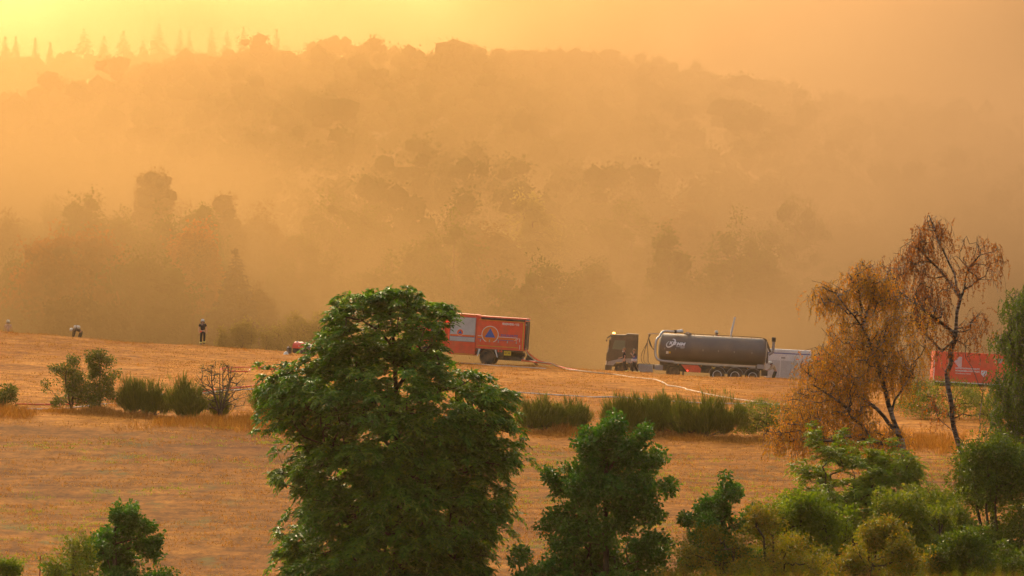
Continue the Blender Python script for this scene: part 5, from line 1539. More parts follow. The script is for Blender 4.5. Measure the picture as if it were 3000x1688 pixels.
# ------------------------------------------------------------------ white and red utility truck behind the tanker
def utility_truck():
    Y = 373.0
    ox = px(2330, Y); oz = gz(ox, Y) - 0.05
    r = empty('utility_truck', (ox, Y, oz), rz=R(-3), ry=0.05)
    tag(r, 'white box truck with red cab behind the tanker rear and amber birch', 'truck')
    near = -1.2
    bd = part('box_body', box(B(), -2.3, 1.0, near, 1.2, 0.95, 3.05, 0.04), P_WHITE, r)
    part('body_stripe', box(B(), -2.25, 0.95, near - 0.006, near + 0.01, 2.72, 2.80), P_BLUEV, bd)
    part('vent_grille', box(B(), -1.15, -0.85, near - 0.01, near + 0.01, 2.38, 2.50), P_GREY, bd)
    part('corner_trim', box(B(), -0.18, -0.12, near - 0.02, near + 0.02, 0.6, 2.3), P_STEEL, bd)
    for k in range(3):
        part('panel', box(B(), -2.2 + k * 1.05, -1.22 + k * 1.05, near - 0.012, near + 0.0, 1.05, 2.25, 0.008), P_SHUT, bd)
    part('lower_locker', box(B(), -0.2, 1.15, near - 0.02, near + 0.5, 0.32, 0.93, 0.02), P_RED2, r)
    cb = part('cab', prism(B(), [(1.06, 0.5), (1.06, 2.62), (2.2, 2.62), (2.55, 1.7), (2.7, 1.5), (2.7, 0.5)], near + 0.05, 1.15, 0.04), P_RED, r)
    part('side_window', prism(B(), [(1.45, 1.6), (1.45, 2.4), (2.1, 2.4), (2.38, 1.6)], near + 0.035, near + 0.06), P_GLASS, cb)
    part('windscreen', prism(B(), [(2.28, 2.5), (2.60, 1.68), (2.58, 1.66), (2.25, 2.5)], near + 0.2, 1.0), P_GLASS, cb)
    part('bumper', box(B(), 2.6, 2.8, near + 0.06, 1.14, 0.4, 0.72, 0.03), P_BLACK, cb)
    part('headlight', box(B(), 2.68, 2.72, near + 0.1, near + 0.4, 0.85, 1.05), P_GLASS, cb)
    part('chassis', box(B(), -2.3, 2.6, -0.5, 0.5, 0.6, 0.93), P_DARK, r)
    for xx in (-1.4, 1.9):
        for s in (-1, 1):
            wheel(r, xx, s * 1.0, 0.45, 0.45, 0.3)
utility_truck()

# ------------------------------------------------------------------ red container lorry
def container_lorry():
    Y = 371.0
    ox = px(2845, Y); oz = pz(1150, Y)
    oz = min(oz, gz(ox, Y))
    r = empty('container_lorry', (ox, Y, oz), rz=R(2.0), ry=0.056)
    tag(r, 'red roll-off container lorry with white lettering behind the birches', 'lorry')
    near = -1.25; z0 = pz(1121, Y) - oz; x0, x1 = px(2726, Y) - ox, px(2958, Y) - ox
    h = (1121 - 1034) / FPX * Y
    bd = part('container', box(B(), x0, x1, near, 1.25, z0, z0 + h, 0.02), P_RED2, r)
    part('base_rail', box(B(), x0, x1, near - 0.015, near + 0.05, z0 - 0.06, z0 - 0.004), P_WHITE, bd)
    part('corner_trim', box(B(), x0 - 0.02, x0 + 0.03, near - 0.012, near + 0.03, z0 + 0.02, z0 + h * 0.68), P_WHITE, bd)
    ey = near - 0.006
    yf = lambda q: ey
    L = x1 - x0
    # hatched arrow head
    for k in range(9):
        zc = z0 + h * (0.50 + 0.04 * k); xa = x0 + L * (0.25 + 0.012 * abs(4 - k))
        sheet([(xa, zc), (x0 + L * 0.345, zc), (x0 + L * 0.345, zc + h * 0.024), (xa + 0.03, zc + h * 0.024)], ey, P_PRINT, bd, 'hatch_line')
    lettering('KATASTROPHENSCHUTZ', x0 + L * 0.27, z0 + h * 0.44, 0.15, yf, P_PRINT, bd, bold=0.03, width=L * 0.305)
    lettering('NORDRHEIN-WESTFALEN', x0 + L * 0.27, z0 + h * 0.355, 0.15, yf, P_PRINT, bd, bold=0.03, width=L * 0.305)
    lettering('Waldbrand NRW', x0 + L * 0.27, z0 + h * 0.27, 0.12, yf, P_PRINT, bd, bold=0.01, width=L * 0.20)
    cx, cz, s = x0 + L * 0.63, z0 + h * 0.33, h * 0.19
    sh = sheet([(cx - s * 0.5, cz + s * 0.5), (cx + s * 0.5, cz + s * 0.5), (cx + s * 0.5, cz - s * 0.1), (cx, cz - s * 0.62), (cx - s * 0.5, cz - s * 0.1)], ey, P_PRINT, bd, 'coat_of_arms')
    sheet([(cx - s * 0.40, cz + s * 0.1), (cx + s * 0.05, cz + s * 0.45), (cx + s * 0.15, cz + s * 0.38), (cx - s * 0.32, cz - s * 0.02)], ey - 0.004, P_RED2, sh, 'arms_band')
    sheet([(cx - s * 0.1, cz - s * 0.3), (cx + s * 0.4, cz + s * 0.2), (cx + s * 0.42, cz + s * 0.06), (cx - s * 0.02, cz - s * 0.42)], ey - 0.004, P_RED2, sh, 'arms_band')
    sheet([(x0 + L * 0.78, z0 + h * 0.86), (x0 + L * 0.87, z0 + h * 0.86), (x0 + L * 0.84, z0 + h * 0.70), (x0 + L * 0.80, z0 + h * 0.70)], ey, P_GREY, bd, 'plate')
    part('chassis', box(B(), x0 + 0.2, x1 + 0.9, -0.5, 0.5, z0 - 0.38, z0 - 0.08), P_DARK, r)
    wz = 0.5
    for xx in (x0 + 0.9, x0 + 2.2, x1 + 0.6):
        for s_ in (-1, 1):
            wheel(r, xx, s_ * 1.02, wz, 0.5, 0.34)
    cb = part('cab', prism(B(), [(x1 + 0.12, 0.6), (x1 + 0.12, 2.25), (x1 + 1.4, 2.2), (x1 + 1.75, 1.4), (x1 + 1.8, 0.6)], near + 0.05, 1.2, 0.04), P_RED2, r)
    part('side_window', prism(B(), [(x1 + 0.5, 1.35), (x1 + 0.5, 2.0), (x1 + 1.3, 2.0), (x1 + 1.55, 1.35)], near + 0.035, near + 0.06), P_GLASS, cb)
    part('bumper', box(B(), x1 + 1.7, x1 + 1.9, near + 0.06, 1.18, 0.35, 0.65, 0.03), P_BLACK, cb)
container_lorry()

# ------------------------------------------------------------------ portable pump, canister and helmet on the grass
def pump():
    g = ray_ground(884, 1037)
    r = empty('portable_pump', (g.x, g.y, g.z - 0.01), rz=R(-28), ry=0.05)
    tag(r, 'red-hooded portable fire pump with bare metal engine on the meadow', 'pump')
    pts = [(-0.42, 0.40)] + [(-0.42 + 0.0 * k, 0.40) for k in range(0)]
    bm = B()
    arc = [(math.cos(a) * 0.42, 0.40 + math.sin(a) * 0.42) for a in [math.pi * k / 14 for k in range(15)]]
    a_ = [bm.verts.new((-0.52, p[0], p[1])) for p in arc]; b_ = [bm.verts.new((0.30, p[0], p[1])) for p in arc]
    for k in range(14): bm.faces.new((a_[k], b_[k], b_[k + 1], a_[k + 1]))
    bm.faces.new(a_); bm.faces.new(b_[::-1])
    hd = part('hood', bm, P_RED, r, True)
    part('hood_rim', box(B(), -0.53, 0.31, -0.435, 0.435, 0.375, 0.41, 0.01), P_RED, hd)
    part('filler_cap', lathe(B(), [(0, 0.05), (0.06, 0.05), (0.07, 0.0)], (-0.3, -0.12, 0.79), 'z', 12), P_STEEL, hd)
    part('hood_latch', box(B(), -0.06, 0.10, -0.425, -0.395, 0.52, 0.545), P_PRINT, hd)
    part('base_tray', box(B(), -0.50, 0.42, -0.40, 0.40, 0.04, 0.372, 0.02), P_DARK, r)
    en = part('engine_block', box(B(), 0.302, 0.52, -0.30, 0.30, 0.30, 0.70, 0.03), P_STEEL, r)
    part('pump_outlet', lathe(B(), [(0.0, 0.0), (0.10, 0.0), (0.10, 0.16), (0.13, 0.16), (0.13, 0.2), (0, 0.2)], (0.52, -0.1, 0.5), 'x', 14), P_STEEL, en)
    part('pump_outlet', lathe(B(), [(0.0, 0.0), (0.08, 0.0), (0.08, 0.14), (0.11, 0.14), (0.11, 0.18), (0, 0.18)], (0.52, 0.18, 0.58), 'x', 14), P_STEEL, en)
    for k in range(5):
        part('cooling_fin', box(B(), 0.34, 0.50, -0.32, -0.30, 0.36 + k * 0.06, 0.385 + k * 0.06), P_STEEL, en)
    for xx in (-0.42, 0.40):
        part('foot', box(B(), xx - 0.05, xx + 0.05, -0.38, 0.38, -0.01, 0.04), P_STEEL, r)
    part('carry_frame', tube(B(), smooth_path([(0.45, -0.40, 0.05), (0.56, -0.40, 0.2), (0.56, -0.40, 0.5), (0.42, -0.40, 0.62)], 4), 0.02, 6), P_STEEL, r)
    g = ray_ground(847, 1036)
    c = empty('fuel_canister', (g.x, g.y, g.z), rz=0.4)
    tag(c, 'brown upright fuel canister beside the red-hooded pump', 'canister')
    part('shell', box(B(), -0.13, 0.13, -0.17, 0.17, 0.0, 0.40, 0.03), P_DARK, c)
    part('handle', tube(B(), [(-0.08, 0, 0.39), (-0.08, 0, 0.46), (0.08, 0, 0.46), (0.08, 0, 0.39)], 0.015, 6), P_DARK, c)
    part('spout', lathe(B(), [(0.0, 0.46), (0.04, 0.46), (0.05, 0.38)], (-0.10, -0.08, 0.0), 'z', 10), P_WHITE, c)
    g = ray_ground(838, 1039)
    h = empty('helmet', (g.x, g.y - 0.1, g.z))
    tag(h, 'cream fire helmet lying on the grass beside the canister', 'helmet')
    part('shell', lathe(B(), [(0.16, 0.0), (0.155, 0.05), (0.14, 0.12), (0.09, 0.18), (0.0, 0.20)], (0, 0, 0.0), 'z', 16), P_HELM, h, True)
    part('brim', lathe(B(), [(0.155, 0.015), (0.19, 0.0), (0.19, 0.012), (0.15, 0.03)], (0, 0, 0.0), 'z', 16), P_HELM, h, True)
pump()

# ------------------------------------------------------------------ hoses
def hose(name, pxpts, rad, mat, label, start=None, coupling=(), n=4):
    pts = list(start or [])
    for (a, b) in pxpts:
        g = ray_ground(a, b)
        pts.append(g + Vector((0, 0, rad * 0.8)))
    path = smooth_path(pts, n)
    out = []
    for i, p in enumerate(path):
        zmin = gz(p.x, p.y) + rad * 0.8
        if start and i < len(start) * n: zmin -= 5
        out.append(Vector((p.x, p.y, max(p.z, zmin))))
    r = empty(name, out[0])
    tag(r, label, 'hose', 'fire hoses laid over the meadow')
    bm = tube(B(), [p - out[0] for p in out], rad, 7)
    part('hose_line', bm, mat, r, True)
    for ci in coupling:
        k = min(len(out) - 2, int(ci * len(out)))
        d = (out[k + 1] - out[k]).normalized() * 0.16
        part('coupling', tube(B(), [out[k] - out[0] - d, out[k] - out[0] + d], rad * 1.35, 8), P_STEEL, r, True)
    return r
z4 = lambda L: [(a / 3.303, 900 + b / 3.303) for a, b in L]
z6 = lambda L: [(1480 + a / 2.3837, 1080 + b / 2.3837) for a, b in L]
z7 = lambda L: [(600 + a / 6.587, 1000 + b / 6.587) for a, b in L]
z2 = lambda L: [(1740 + a / 4.155, 920 + b / 4.155) for a, b in L]
hose('white_hose', z4([(170, 990), (420, 991), (630, 988), (860, 960), (1060, 940), (1300, 930), (1450, 905), (1590, 880), (1840, 855), (2110, 820), (2300, 805), (2500, 797)]) + [(850, 1136), (1000, 1134), (1200, 1138), (1415, 1147)] + z6([(0, 165), (140, 173), (300, 185), (600, 203), (900, 212), (1300, 240), (1640, 250)]) + [(2300, 1186)],
     0.034, P_HOSEW, 'long white hose running along the hedge row from saplings to amber birch', coupling=(0.22, 0.7))
hose('red_hose', z4([(150, 945), (350, 947), (540, 948), (740, 942), (1000, 910), (1300, 880), (1460, 860), (1580, 857), (1760, 850), (2000, 815)]) + z7([(790, 890), (900, 875), (1060, 848), (1380, 830), (1700, 815)]) + [(960, 1122)],
     0.038, P_HOSER, 'red hose running beside the long white hose', coupling=(0.45,))
hose('red_hose', z7([(1900, 560), (1720, 555), (1400, 540), (1100, 522), (850, 513), (550, 515), (400, 522), (310, 543), (320, 562), (420, 580), (600, 592), (830, 596)]), 0.038, P_HOSER, 'red hose doubled back in a flat loop on the upper meadow')
hose('red_hose', z7([(862, 585), (872, 560), (890, 545), (950, 538), (1100, 545), (1400, 560), (1720, 572), (1900, 580)]), 0.038, P_HOSER, 'red hose joining the flat loop through a brass coupling', coupling=(0.04,))
hose('pale_hose', [(1663, 1084), (1700, 1088), (1750, 1094)] + z2([(250, 742), (480, 780), (700, 800), (760, 810), (860, 850), (900, 875), (1000, 890), (1110, 912)]) + z6([(1270, 150), (1390, 178), (1560, 210), (1740, 235), (1830, 243)]),
     0.040, P_HOSEP, 'pale canvas hose from the red truck ramp bending down past the tanker', start=[ft_pt(2.57, -1.0, 1.35), ft_pt(2.75, -0.95, 0.95), ft_pt(3.15, -0.75, 0.60), ft_pt(3.6, -0.6, 0.43), ft_pt(4.35, -0.6, 0.40), ft_pt(4.75, -0.7, 0.25), ft_pt(5.3, -0.9, 0.12)], coupling=(0.62,))
hose('red_hose', [(1690, 1086)], 0.04, P_HOSER, 'short red hose hanging over the red truck ramp', start=[ft_pt(2.57, -0.8, 1.30), ft_pt(2.85, -0.6, 0.95), ft_pt(3.4, -0.4, 0.58), ft_pt(3.9, -0.4, 0.44), ft_pt(4.4, -0.4, 0.40), ft_pt(5.0, -0.5, 0.2)])
hose('white_hose', [(1345, 1064), (1380, 1066), (1420, 1069), (1460, 1073), (1520, 1076), (1600, 1081)], 0.024, P_HOSEW, 'thin white hose lying on the crest under the red truck')

# ------------------------------------------------------------------ marker stake and scraps
def stake():
    g = ray_ground(116, 1700, 150)
    r = empty('marker_stake', (g.x, g.y, g.z)); tag(r, 'thin dark red marker stake with an orange tag in the meadow', 'stake')
    h = 70 / FPX * g.y
    part('stake_rod', tube(B(), [(0, 0, -0.1), (0.02, 0, h * 0.55), (0.03, 0, h)], 0.022, 6), P_STAKE, r)
    part('tag', box(B(), 0.02, 0.07, -0.01, 0.01, h * 0.5, h * 0.58), P_YEL, r)
    for (a, b) in ((113, 1538), (327, 1531)):
        g = ray_ground(a, b)
        bm = B()
        vs = [bm.verts.new((random.uniform(-.06, .06) + dx, random.uniform(-.05, .05) + dy, random.uniform(0.02, 0.09))) for dx, dy in ((-.05, -.05), (.06, -.05), (.07, .05), (-.04, .06))]
        bm.faces.new(vs[:3]); bm.faces.new((vs[0], vs[2], vs[3]))
        o = part('paper_scrap', bm, P_WHITE, None); o.location = g
        tag(o, 'small crumpled white paper scrap on the dry meadow', 'litter', 'paper scraps on the meadow')
stake()
# ------------------------------------------------------------------ people
def skin_mesh(name, V, E, Rad, mat, parent, level=1, root=0):
    me = bpy.data.meshes.new(name)
    me.from_pydata([tuple(v) for v in V], E, [])
    ob = bpy.data.objects.new(name, me)
    COL.objects.link(ob)
    ob.modifiers.new('skin', 'SKIN')
    if not me.skin_vertices:
        bpy.context.view_layer.objects.active = ob
        bpy.ops.mesh.customdata_skin_add()
    for i, sv in enumerate(me.skin_vertices[0].data):
        r = Rad[i]
        sv.radius = r if isinstance(r, tuple) else (r, r)
        sv.use_root = (i == root)
    s = ob.modifiers.new('sub', 'SUBSURF'); s.levels = level; s.render_levels = level
    dg = bpy.context.evaluated_depsgraph_get()
    m2 = bpy.data.meshes.new_from_object(ob.evaluated_get(dg))
    bpy.data.objects.remove(ob); bpy.data.meshes.remove(me)
    m2.name = name
    m2.materials.clear(); m2.materials.append(mat)
    m2.polygons.foreach_set('use_smooth', np.ones(len(m2.polygons), dtype=bool))
    return link(name, m2, parent)

def person(loc, rz, label, pose, shirt, trousers, sleeves='short', helmet=True, hair=None, extras=None, stripes=True, scale=1.0, group=None):
    """pose: joint name -> (x,y,z), the person facing -y"""
    J = dict(pelvis=(0, 0, .95), waist=(0, 0, 1.10), chest=(0, 0, 1.32), neck=(0, 0, 1.49), chin=(0, -.02, 1.56), head=(0, -.01, 1.66), crown=(0, 0, 1.73),
             shl=(.18, 0, 1.43), shr=(-.18, 0, 1.43), ell=(.25, .03, 1.15), elr=(-.25, .03, 1.15), wrl=(.27, -.06, .90), wrr=(-.27, -.06, .90),
             hipl=(.10, 0, .90), hipr=(-.10, 0, .90), knl=(.12, -.02, .50), knr=(-.12, -.02, .50), anl=(.13, .03, .09), anr=(-.13, .03, .09), tol=(.15, -.13, .03), tor=(-.15, -.13, .03))
    J.update(pose)
    J = {k: Vector(v) for k, v in J.items()}
    r = empty('person', loc, rz); r.scale = (scale,) * 3
    tag(r, label, 'person', group)
    V, E, Rd, ix = [], [], [], {}
    def add(n, p, rad, par=None):
        ix[n] = len(V); V.append(Vector(p)); Rd.append(rad)
        if par is not None: E.append((ix[par], ix[n]))
    add('pelvis', J['pelvis'], (.13, .10)); add('waist', J['waist'], (.125, .095), 'pelvis'); add('chest', J['chest'], (.15, .11), 'waist')
    add('neck', J['neck'], .055, 'chest'); add('chin', J['chin'], .062, 'neck'); add('head', J['head'], (.078, .092), 'chin'); add('crown', J['crown'], (.05, .06), 'head')
    up = (J['crown'] - J['chin']).normalized(); fw = (J['tol'] * 0 + Vector(pose.get('face', (0, -1, 0)))).normalized()
    sd = fw.cross(up).normalized()
    add('nose', J['head'] - up * 0.02 + fw * 0.105, .012, 'head')
    for s, n in ((1, 'l'), (-1, 'r')):
        add('ear' + n, J['head'] - up * 0.01 + sd * s * 0.09, .014, 'head')
        add('sh' + n, J['sh' + n], .062, 'chest'); add('el' + n, J['el' + n], .042, 'sh' + n); add('wr' + n, J['wr' + n], .028, 'el' + n)
        d = (J['wr' + n] - J['el' + n]).normalized()
        a = d.cross(Vector((1, 0, 0)) if abs(d.x) < 0.8 else Vector((0, 1, 0))).normalized(); b = d.cross(a)
        palm = J['wr' + n] + d * 0.07
        add('pa' + n, palm, (.034, .018), 'wr' + n)
        for q, ln in enumerate((.075, .085, .08, .065)):
            o = a * (q - 1.5) * 0.018
            add(f'f{q}{n}', palm + o + d * ln * 0.55, .009, 'pa' + n)
            add(f'g{q}{n}', palm + o + d * ln + b * 0.02, .008, f'f{q}{n}')
        add('t' + n, J['wr' + n] + d * 0.035 - a * 0.045, .010, 'wr' + n); add('u' + n, J['wr' + n] + d * 0.07 - a * 0.055, .008, 't' + n)
        add('hip' + n, J['hip' + n], .088, 'pelvis'); add('kn' + n, J['kn' + n], .058, 'hip' + n); add('an' + n, J['an' + n], .042, 'kn' + n); add('to' + n, J['to' + n], .036, 'an' + n)
    skin_mesh('body', V, E, Rd, P_SKIN, r, 1)
    # shirt
    sv = [J['pelvis'] * 0.7 + J['waist'] * 0.3, J['waist'], J['chest'], J['chest'] * 0.45 + J['neck'] * 0.55]
    se = [(0, 1), (1, 2), (2, 3)]; sr = [(.155, .125), (.15, .12), (.175, .13), (.09, .085)]
    for n in 'lr':
        k = len(sv)
        ext = 0.62 if sleeves == 'short' else 1.0
        sv += [J['sh' + n], J['sh' + n].lerp(J['el' + n], ext)]; se += [(2, k), (k, k + 1)]; sr += [.08, .064]
        if sleeves == 'long':
            sv.append(J['el' + n].lerp(J['wr' + n], 0.95)); se.append((k + 1, k + 2)); sr.append(.052)
    skin_mesh('shirt' if sleeves == 'short' else 'jacket', sv, se, sr, shirt, r, 1)
    tv = [J['waist'] * 0.4 + J['pelvis'] * 0.6, J['pelvis']]; te = [(0, 1)]; tr_ = [(.15, .12), (.155, .125)]
    for n in 'lr':
        k = len(tv)
        tv += [J['hip' + n], J['kn' + n], J['kn' + n].lerp(J['an' + n], 0.92)]; te += [(1, k), (k, k + 1), (k + 1, k + 2)]; tr_ += [.108, .085, .074]
    skin_mesh('trousers', tv, te, tr_, trousers, r, 1)
    for n in 'lr':
        skin_mesh('boot', [J['kn' + n].lerp(J['an' + n], 0.85), J['an' + n], J['an' + n].lerp(J['to' + n], 0.5) - Vector((0, 0, .01)), J['to' + n]], [(0, 1), (1, 2), (2, 3)], [.062, .058, .05, .045], P_BOOT, r, 1)
        if stripes:
            a = J['kn' + n].lerp(J['an' + n], 0.66); b = J['kn' + n].lerp(J['an' + n], 0.86)
            part('reflective_band', tube(B(), [a, b], .098, 10), P_REFL, r)
    ang = Vector((0, 0, 1)).rotation_difference(up)
    if helmet:
        bm = lathe(B(), [(.125, -.03), (.130, .03), (.118, .09), (.08, .135), (0.0, .15)], (0, 0, 0), 'z', 16)
        bmesh.ops.transform(bm, matrix=Matrix.Translation(J['head']) @ ang.to_matrix().to_4x4(), verts=bm.verts)
        h = part('helmet', bm, P_HELM, r, True)
        c = J['head'] - up * 0.02
        part('visor', tube(B(), [c + fw * 0.128 + sd * 0.07 + up * 0.005, c + fw * 0.145 + up * 0.005, c + fw * 0.128 - sd * 0.07 + up * 0.005], .014, 6), P_BLACK, h)
        part('neck_guard', tube(B(), [c + sd * 0.12 + fw * 0.03 - up * 0.05, c - fw * 0.11 + sd * 0.06 - up * 0.06, c - fw * 0.11 - sd * 0.06 - up * 0.06, c - sd * 0.12 + fw * 0.03 - up * 0.05], .04, 8), P_BLACK, h, True)
        part('chin_strap', tube(B(), [c + sd * 0.10 - up * 0.03, c + sd * 0.07 + fw * 0.04 - up * 0.12, c - sd * 0.07 + fw * 0.04 - up * 0.12, c - sd * 0.10 - up * 0.03], .012, 5), P_BLACK, h)
    if hair is not None:
        bm = lathe(B(), [(.095, -.02), (.105, .03), (.098, .075), (.06, .11), (0.0, .12)], (0, 0, 0), 'z', 14)
        bmesh.ops.transform(bm, matrix=Matrix.Translation(J['head'] - fw * 0.022) @ ang.to_matrix().to_4x4(), verts=bm.verts)
        part('hair', bm, hair, r, True)
    for s in (-1, 1):
        part('eye', lathe(B(), [(0, -.004), (.010, 0), (0, .004)], J['head'] + fw * 0.088 + sd * s * 0.034 + up * 0.004, 'y', 8), P_BLACK, r)
    if extras: extras(r, J, fw, up, sd)
    return r

def g_at(ppx, Y):
    x = px(ppx, Y); return (x, Y, gz(x, Y))
# walking towards the camera, one foot lifted behind
def ex_gloves(r, J, fw, up, sd):
    part('red_gloves', box(B(), -.20, -.06, -.16, -.10, .90, .99, .02), P_HOSER, r)
g = ray_ground(594, 1009, 300, 356)
person((g.x, g.y, g.z), 0.0, 'firefighter in dark t-shirt and cream helmet walking alone on the meadow crest',
       dict(shl=(.19, 0, 1.43), shr=(-.19, 0, 1.43), ell=(.27, .04, 1.16), elr=(-.27, .02, 1.16), wrl=(.28, -.05, .92), wrr=(-.25, -.10, .93), knl=(.12, -.10, .52), anl=(.08, .12, .18), tol=(.10, .02, .06), knr=(-.12, 0, .50), anr=(-.13, .02, .09)),
       P_NAVY, P_NAVY, extras=ex_gloves)
# bending far down, air bottle on the back
def ex_bottle(r, J, fw, up, sd):
    a = J['waist'].lerp(J['chest'], -0.2) + Vector((0, 0, .22)); b = J['neck'] + Vector((0, .0, .19))
    bt = part('air_bottle', tube(B(), [a, a.lerp(b, .1), a.lerp(b, .9), b], [.05, .11, .11, .05], 12), P_HELM, r, True)
    part('bottle_strap', tube(B(), [a.lerp(b, .6) , a.lerp(b, .68)], .118, 12), P_BLACK, bt)
person(g_at(233, 365.6), R(-70), 'firefighter bent over with a cream air bottle on the back behind the crest',
       dict(pelvis=(0, .12, .92), waist=(0, .0, 1.05), chest=(0, -.25, 1.12), neck=(0, -.42, 1.10), chin=(0, -.50, 1.06), head=(0, -.58, 1.08), crown=(0, -.65, 1.11), face=(0, -.5, -.85), shl=(.18, -.36, 1.08), shr=(-.18, -.36, 1.08), ell=(.22, -.42, .80), elr=(-.22, -.42, .80), wrl=(.16, -.48, .55), wrr=(-.16, -.48, .55), hipl=(.10, .12, .88), hipr=(-.10, .12, .88), knl=(.13, 0, .48), knr=(-.13, -.05, .48), anl=(.14, .08, .09), anr=(-.14, .08, .09), tol=(.15, -.08, .03), tor=(-.15, -.08, .03)),
       P_NAVY, P_DGREEN, sleeves='long', extras=ex_bottle)
person(g_at(24, 374.5), R(180), 'person in pale pink shirt and white helmet, only head and shoulders over the crest', {}, P_PINK, P_NAVY, stripes=False)
# two beside the tanker cab, both facing the front of the lorry
def ex_mask(r, J, fw, up, sd):
    part('dust_mask', lathe(B(), [(0, -.03), (.045, -.02), (.05, .0), (.03, .03)], J['chin'] + fw * .075 - up * .03, 'y', 10), P_WHITE, r, True)
g = g_at(1829, 357.0)
person((g[0], g[1], g[2] + 0.0), R(-90), 'fair-haired person in dark t-shirt with white mask under the chin beside the tanker cab',
       dict(ell=(.24, .04, 1.14), wrl=(.25, -.10, .90), elr=(-.22, -.05, 1.16), wrr=(-.16, -.28, 1.10), knl=(.10, -.04, .50), knr=(-.10, .05, .50), anr=(-.10, .24, .14), tor=(-.10, .12, .03)),
       P_NAVY, P_NAVY, helmet=False, hair=P_HAIR, extras=ex_mask, scale=1.04)
def ex_vest(r, J, fw, up, sd):
    v = skin_mesh('blue_vest', [J['pelvis'], J['waist'] + Vector((0, .02, 0)), J['chest'] + Vector((0, .03, 0)), J['neck'] - Vector((0, -.03, .06))], [(0, 1), (1, 2), (2, 3)], [(.20, .16), (.18, .15), (.185, .15), (.09, .09)], P_BLUEV, r, 1)
    for q in (0.0, 0.09):
        part('vest_band', tube(B(), [J['pelvis'] + Vector((0, 0, .0 + q)), J['pelvis'] + Vector((0, 0, .05 + q))], .205, 14), P_PRINT, v)
g = g_at(1858, 357.4)
person((g[0], g[1], g[2]), R(-78), 'person in blue vest with white bands holding a hand to the face beside the tanker',
       dict(ell=(.24, -.08, 1.18), wrl=(.12, -.20, 1.40), elr=(-.26, .06, 1.15), wrr=(-.30, -.10, .92), knl=(.10, -.16, .52), anl=(.10, -.12, .09), tol=(.11, -.28, .03), knr=(-.10, .12, .50), anr=(-.10, .36, .12), tor=(-.10, .22, .03)),
       P_NAVY, P_NAVY, helmet=False, hair=P_HAIR, extras=ex_vest, scale=1.03)
# on the walkway behind the tank
def ex_red(r, J, fw, up, sd):
    part('shoulder_band', tube(B(), [J['shl'].lerp(J['ell'], .1) + Vector((0, 0, .02)), J['shl'].lerp(J['ell'], .35)], .09, 10), P_HOSER, r)
wp = TK.matrix_basis @ Vector((4.05, 1.35, 1.85))
person(tuple(wp), R(-60), 'firefighter in sand jacket and cream helmet looking over the top of the tank', {}, P_BEIGE, P_NAVY, sleeves='long', extras=ex_red, scale=1.02)
# working at the tanker rear
bent = dict(pelvis=(0, .12, .90), waist=(0, .06, 1.06), chest=(0, -.08, 1.24), neck=(0, -.18, 1.36), chin=(0, -.25, 1.40), head=(0, -.29, 1.48), crown=(0, -.31, 1.55), face=(0, -.9, -.4), shl=(.18, -.12, 1.32), shr=(-.18, -.12, 1.32), ell=(.24, -.22, 1.08), elr=(-.24, -.22, 1.08), wrl=(.14, -.42, 1.0), wrr=(-.14, -.42, 1.0), hipl=(.10, .1, .86), hipr=(-.10, .1, .86), knl=(.12, -.06, .48), knr=(-.12, -.06, .48))
g = g_at(2268, 364.0)
person(g, R(-75), 'firefighter in sand jacket and cream helmet stooping at the tanker rear', bent, P_BEIGE, P_DGREEN, sleeves='long')
g = g_at(2376, 362.0)
def ex_yel(r, J, fw, up, sd):
    for n in 'lr':
        part('sleeve_band', tube(B(), [J['el' + n].lerp(J['wr' + n], .55), J['el' + n].lerp(J['wr' + n], .8)], .062, 10), P_REFL, r)
    part('waist_band', tube(B(), [J['pelvis'] + Vector((0, 0, .02)), J['pelvis'] + Vector((0, 0, .08))], .18, 14), P_REFL, r)
person(g, R(160), 'firefighter in dark jacket with lime bands glimpsed through the amber birch', {}, P_NAVY, P_NAVY, sleeves='long', extras=ex_yel)
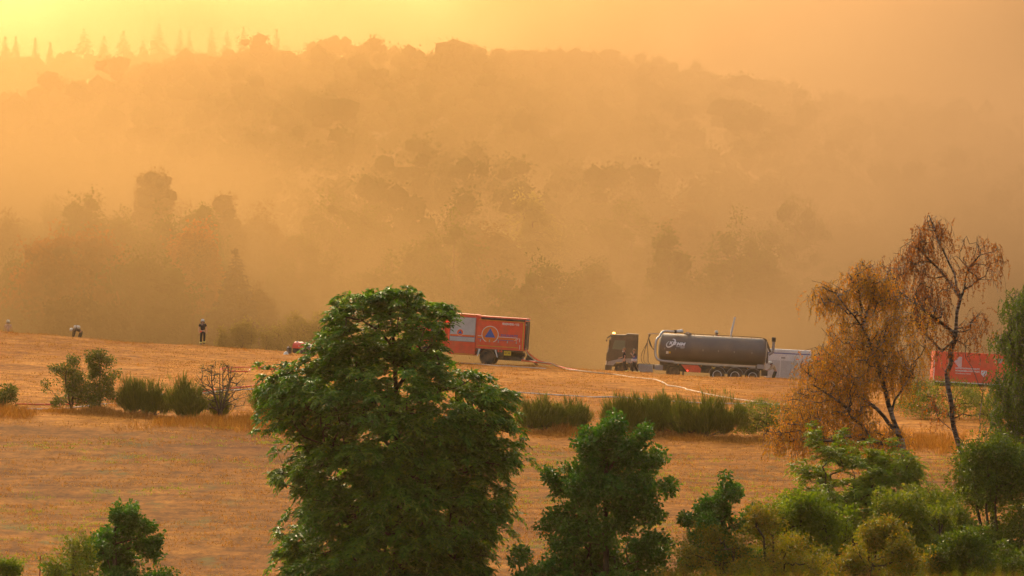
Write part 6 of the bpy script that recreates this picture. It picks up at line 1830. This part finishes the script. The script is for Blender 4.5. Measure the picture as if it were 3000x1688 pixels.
# ------------------------------------------------------------------ air: even haze and the smoke bank behind the field
def box_mesh(name, x0, x1, y0, y1, z0, z1):
    V = np.array([(x, y, z) for z in (z0, z1) for y in (y0, y1) for x in (x0, x1)], float)
    F = np.array([(0, 2, 3, 1), (4, 5, 7, 6), (0, 1, 5, 4), (2, 6, 7, 3), (0, 4, 6, 2), (1, 3, 7, 5)])
    return V, F
SMOKE_SEED = (300.0, 0.0, 0.0)
def build_air():
    m, n, l = new_mat('haze_air')
    out = n.new('ShaderNodeOutputMaterial')
    v = n.new('ShaderNodeVolumePrincipled')
    v.inputs['Color'].default_value = (0.9, 0.62, 0.34, 1)
    v.inputs['Density'].default_value = 0.00006
    v.inputs['Anisotropy'].default_value = 0.6
    l.new(v.outputs['Volume'], out.inputs['Volume'])
    V, F = box_mesh('haze', -2000, 2000, -100, 4300, -30, 92)
    tag(link('haze', mesh_np('haze', V, F, m)), 'thin orange smoke haze hanging over the whole valley', 'haze', kind='stuff')

    m, n, l = new_mat('smoke')
    out = n.new('ShaderNodeOutputMaterial')
    v = n.new('ShaderNodeVolumePrincipled')
    v.inputs['Color'].default_value = (0.44, 0.285, 0.145, 1)
    v.inputs['Anisotropy'].default_value = 0.74
    tc = n.new('ShaderNodeTexCoord')
    sep = n.new('ShaderNodeSeparateXYZ'); l.new(tc.outputs['Object'], sep.inputs[0])
    def mr(src, a, b, c=0.0, d=1.0, smooth=True):
        q = n.new('ShaderNodeMapRange'); q.interpolation_type = 'SMOOTHSTEP' if smooth else 'LINEAR'
        q.inputs['From Min'].default_value = a; q.inputs['From Max'].default_value = b
        q.inputs['To Min'].default_value = c; q.inputs['To Max'].default_value = d
        l.new(src, q.inputs['Value']); return q.outputs['Result']
    def mul(a, b, op='MULTIPLY'):
        q = n.new('ShaderNodeMath'); q.operation = op
        for i, s in enumerate((a, b)):
            if isinstance(s, (int, float)): q.inputs[i].default_value = s
            else: l.new(s, q.inputs[i])
        return q.outputs[0]
    def noise(scale, det, sx=1, sy=1, sz=1):
        mp = n.new('ShaderNodeMapping'); mp.inputs['Scale'].default_value = (sx, sy, sz); mp.inputs['Location'].default_value = SMOKE_SEED
        l.new(tc.outputs['Object'], mp.inputs['Vector'])
        t = n.new('ShaderNodeTexNoise'); t.inputs['Scale'].default_value = scale; t.inputs['Detail'].default_value = det
        l.new(mp.outputs['Vector'], t.inputs['Vector']); return t.outputs['Fac']
    X, Y, Z = sep.outputs['X'], sep.outputs['Y'], sep.outputs['Z']
    n1 = noise(0.014, 4, 1, 0.6, 1.3)
    hx = mr(X, -15, 70)                                  # 0 left .. 1 right
    # front edge just behind the crest, thins out towards the hill top
    front = mr(mul(Y, mul(hx, 30.0), 'SUBTRACT'), 345, 392)
    back = mr(Y, 1150, 1080)
    # the bank lies in the valley: its top sinks on the left, towers on the right
    top = mul(mul(mul(hx, 40.0), 50.0, 'ADD'), mr(Y, 860, 980, 0.0, 34.0), 'ADD')
    top = mul(top, mul(n1, 40.0), 'ADD')
    rel = mul(top, Z, 'SUBTRACT')
    body = mr(rel, -5.0, 75.0)
    wisp = mul(mr(n1, 0.40, 0.62, 0.3, 1.8), mr(noise(0.035, 5, 1, 0.5, 1.2), 0.36, 0.64, 0.45, 1.6))
    side = mul(mr(X, -330, -250), mr(X, 330, 250))
    d = mul(mul(mul(front, back), mul(body, wisp)), mul(side, 1.0))
    hl = mr(X, -12, 35)
    lo_l = mul(mr(Z, 22.0, -8.0, 0.0, 3.6), mul(1.0, hl, 'SUBTRACT'))
    lo_r = mul(mr(Z, 30.0, -10.0, 0.0, 2.4), hl)
    low = mul(mul(lo_l, lo_r, 'ADD'), 1.0, 'ADD')
    dens = mul(mul(d, low), mul(mul(hx, 0.0050), 0.0050, 'ADD'))
    l.new(dens, v.inputs['Density'])
    # paler grey-brown plume to the right, deeper orange smoke to the left
    cm = n.new('ShaderNodeMix'); cm.data_type = 'RGBA'
    l.new(hx, cm.inputs['Factor'])
    cm.inputs['A'].default_value = (0.39, 0.242, 0.102, 1); cm.inputs['B'].default_value = (0.48, 0.315, 0.19, 1)
    l.new(cm.outputs['Result'], v.inputs['Color'])
    l.new(v.outputs['Volume'], out.inputs['Volume'])
    V, F = box_mesh('smoke', -340, 340, 330, 1155, -24, 135)
    o = link('smoke', mesh_np('smoke', V, F, m))
    tag(o, 'thick orange-brown wildfire smoke filling the valley behind the field', 'smoke', kind='stuff')
    try:
        m.cycles.volume_step_rate = 1.0
    except Exception: pass
build_air()
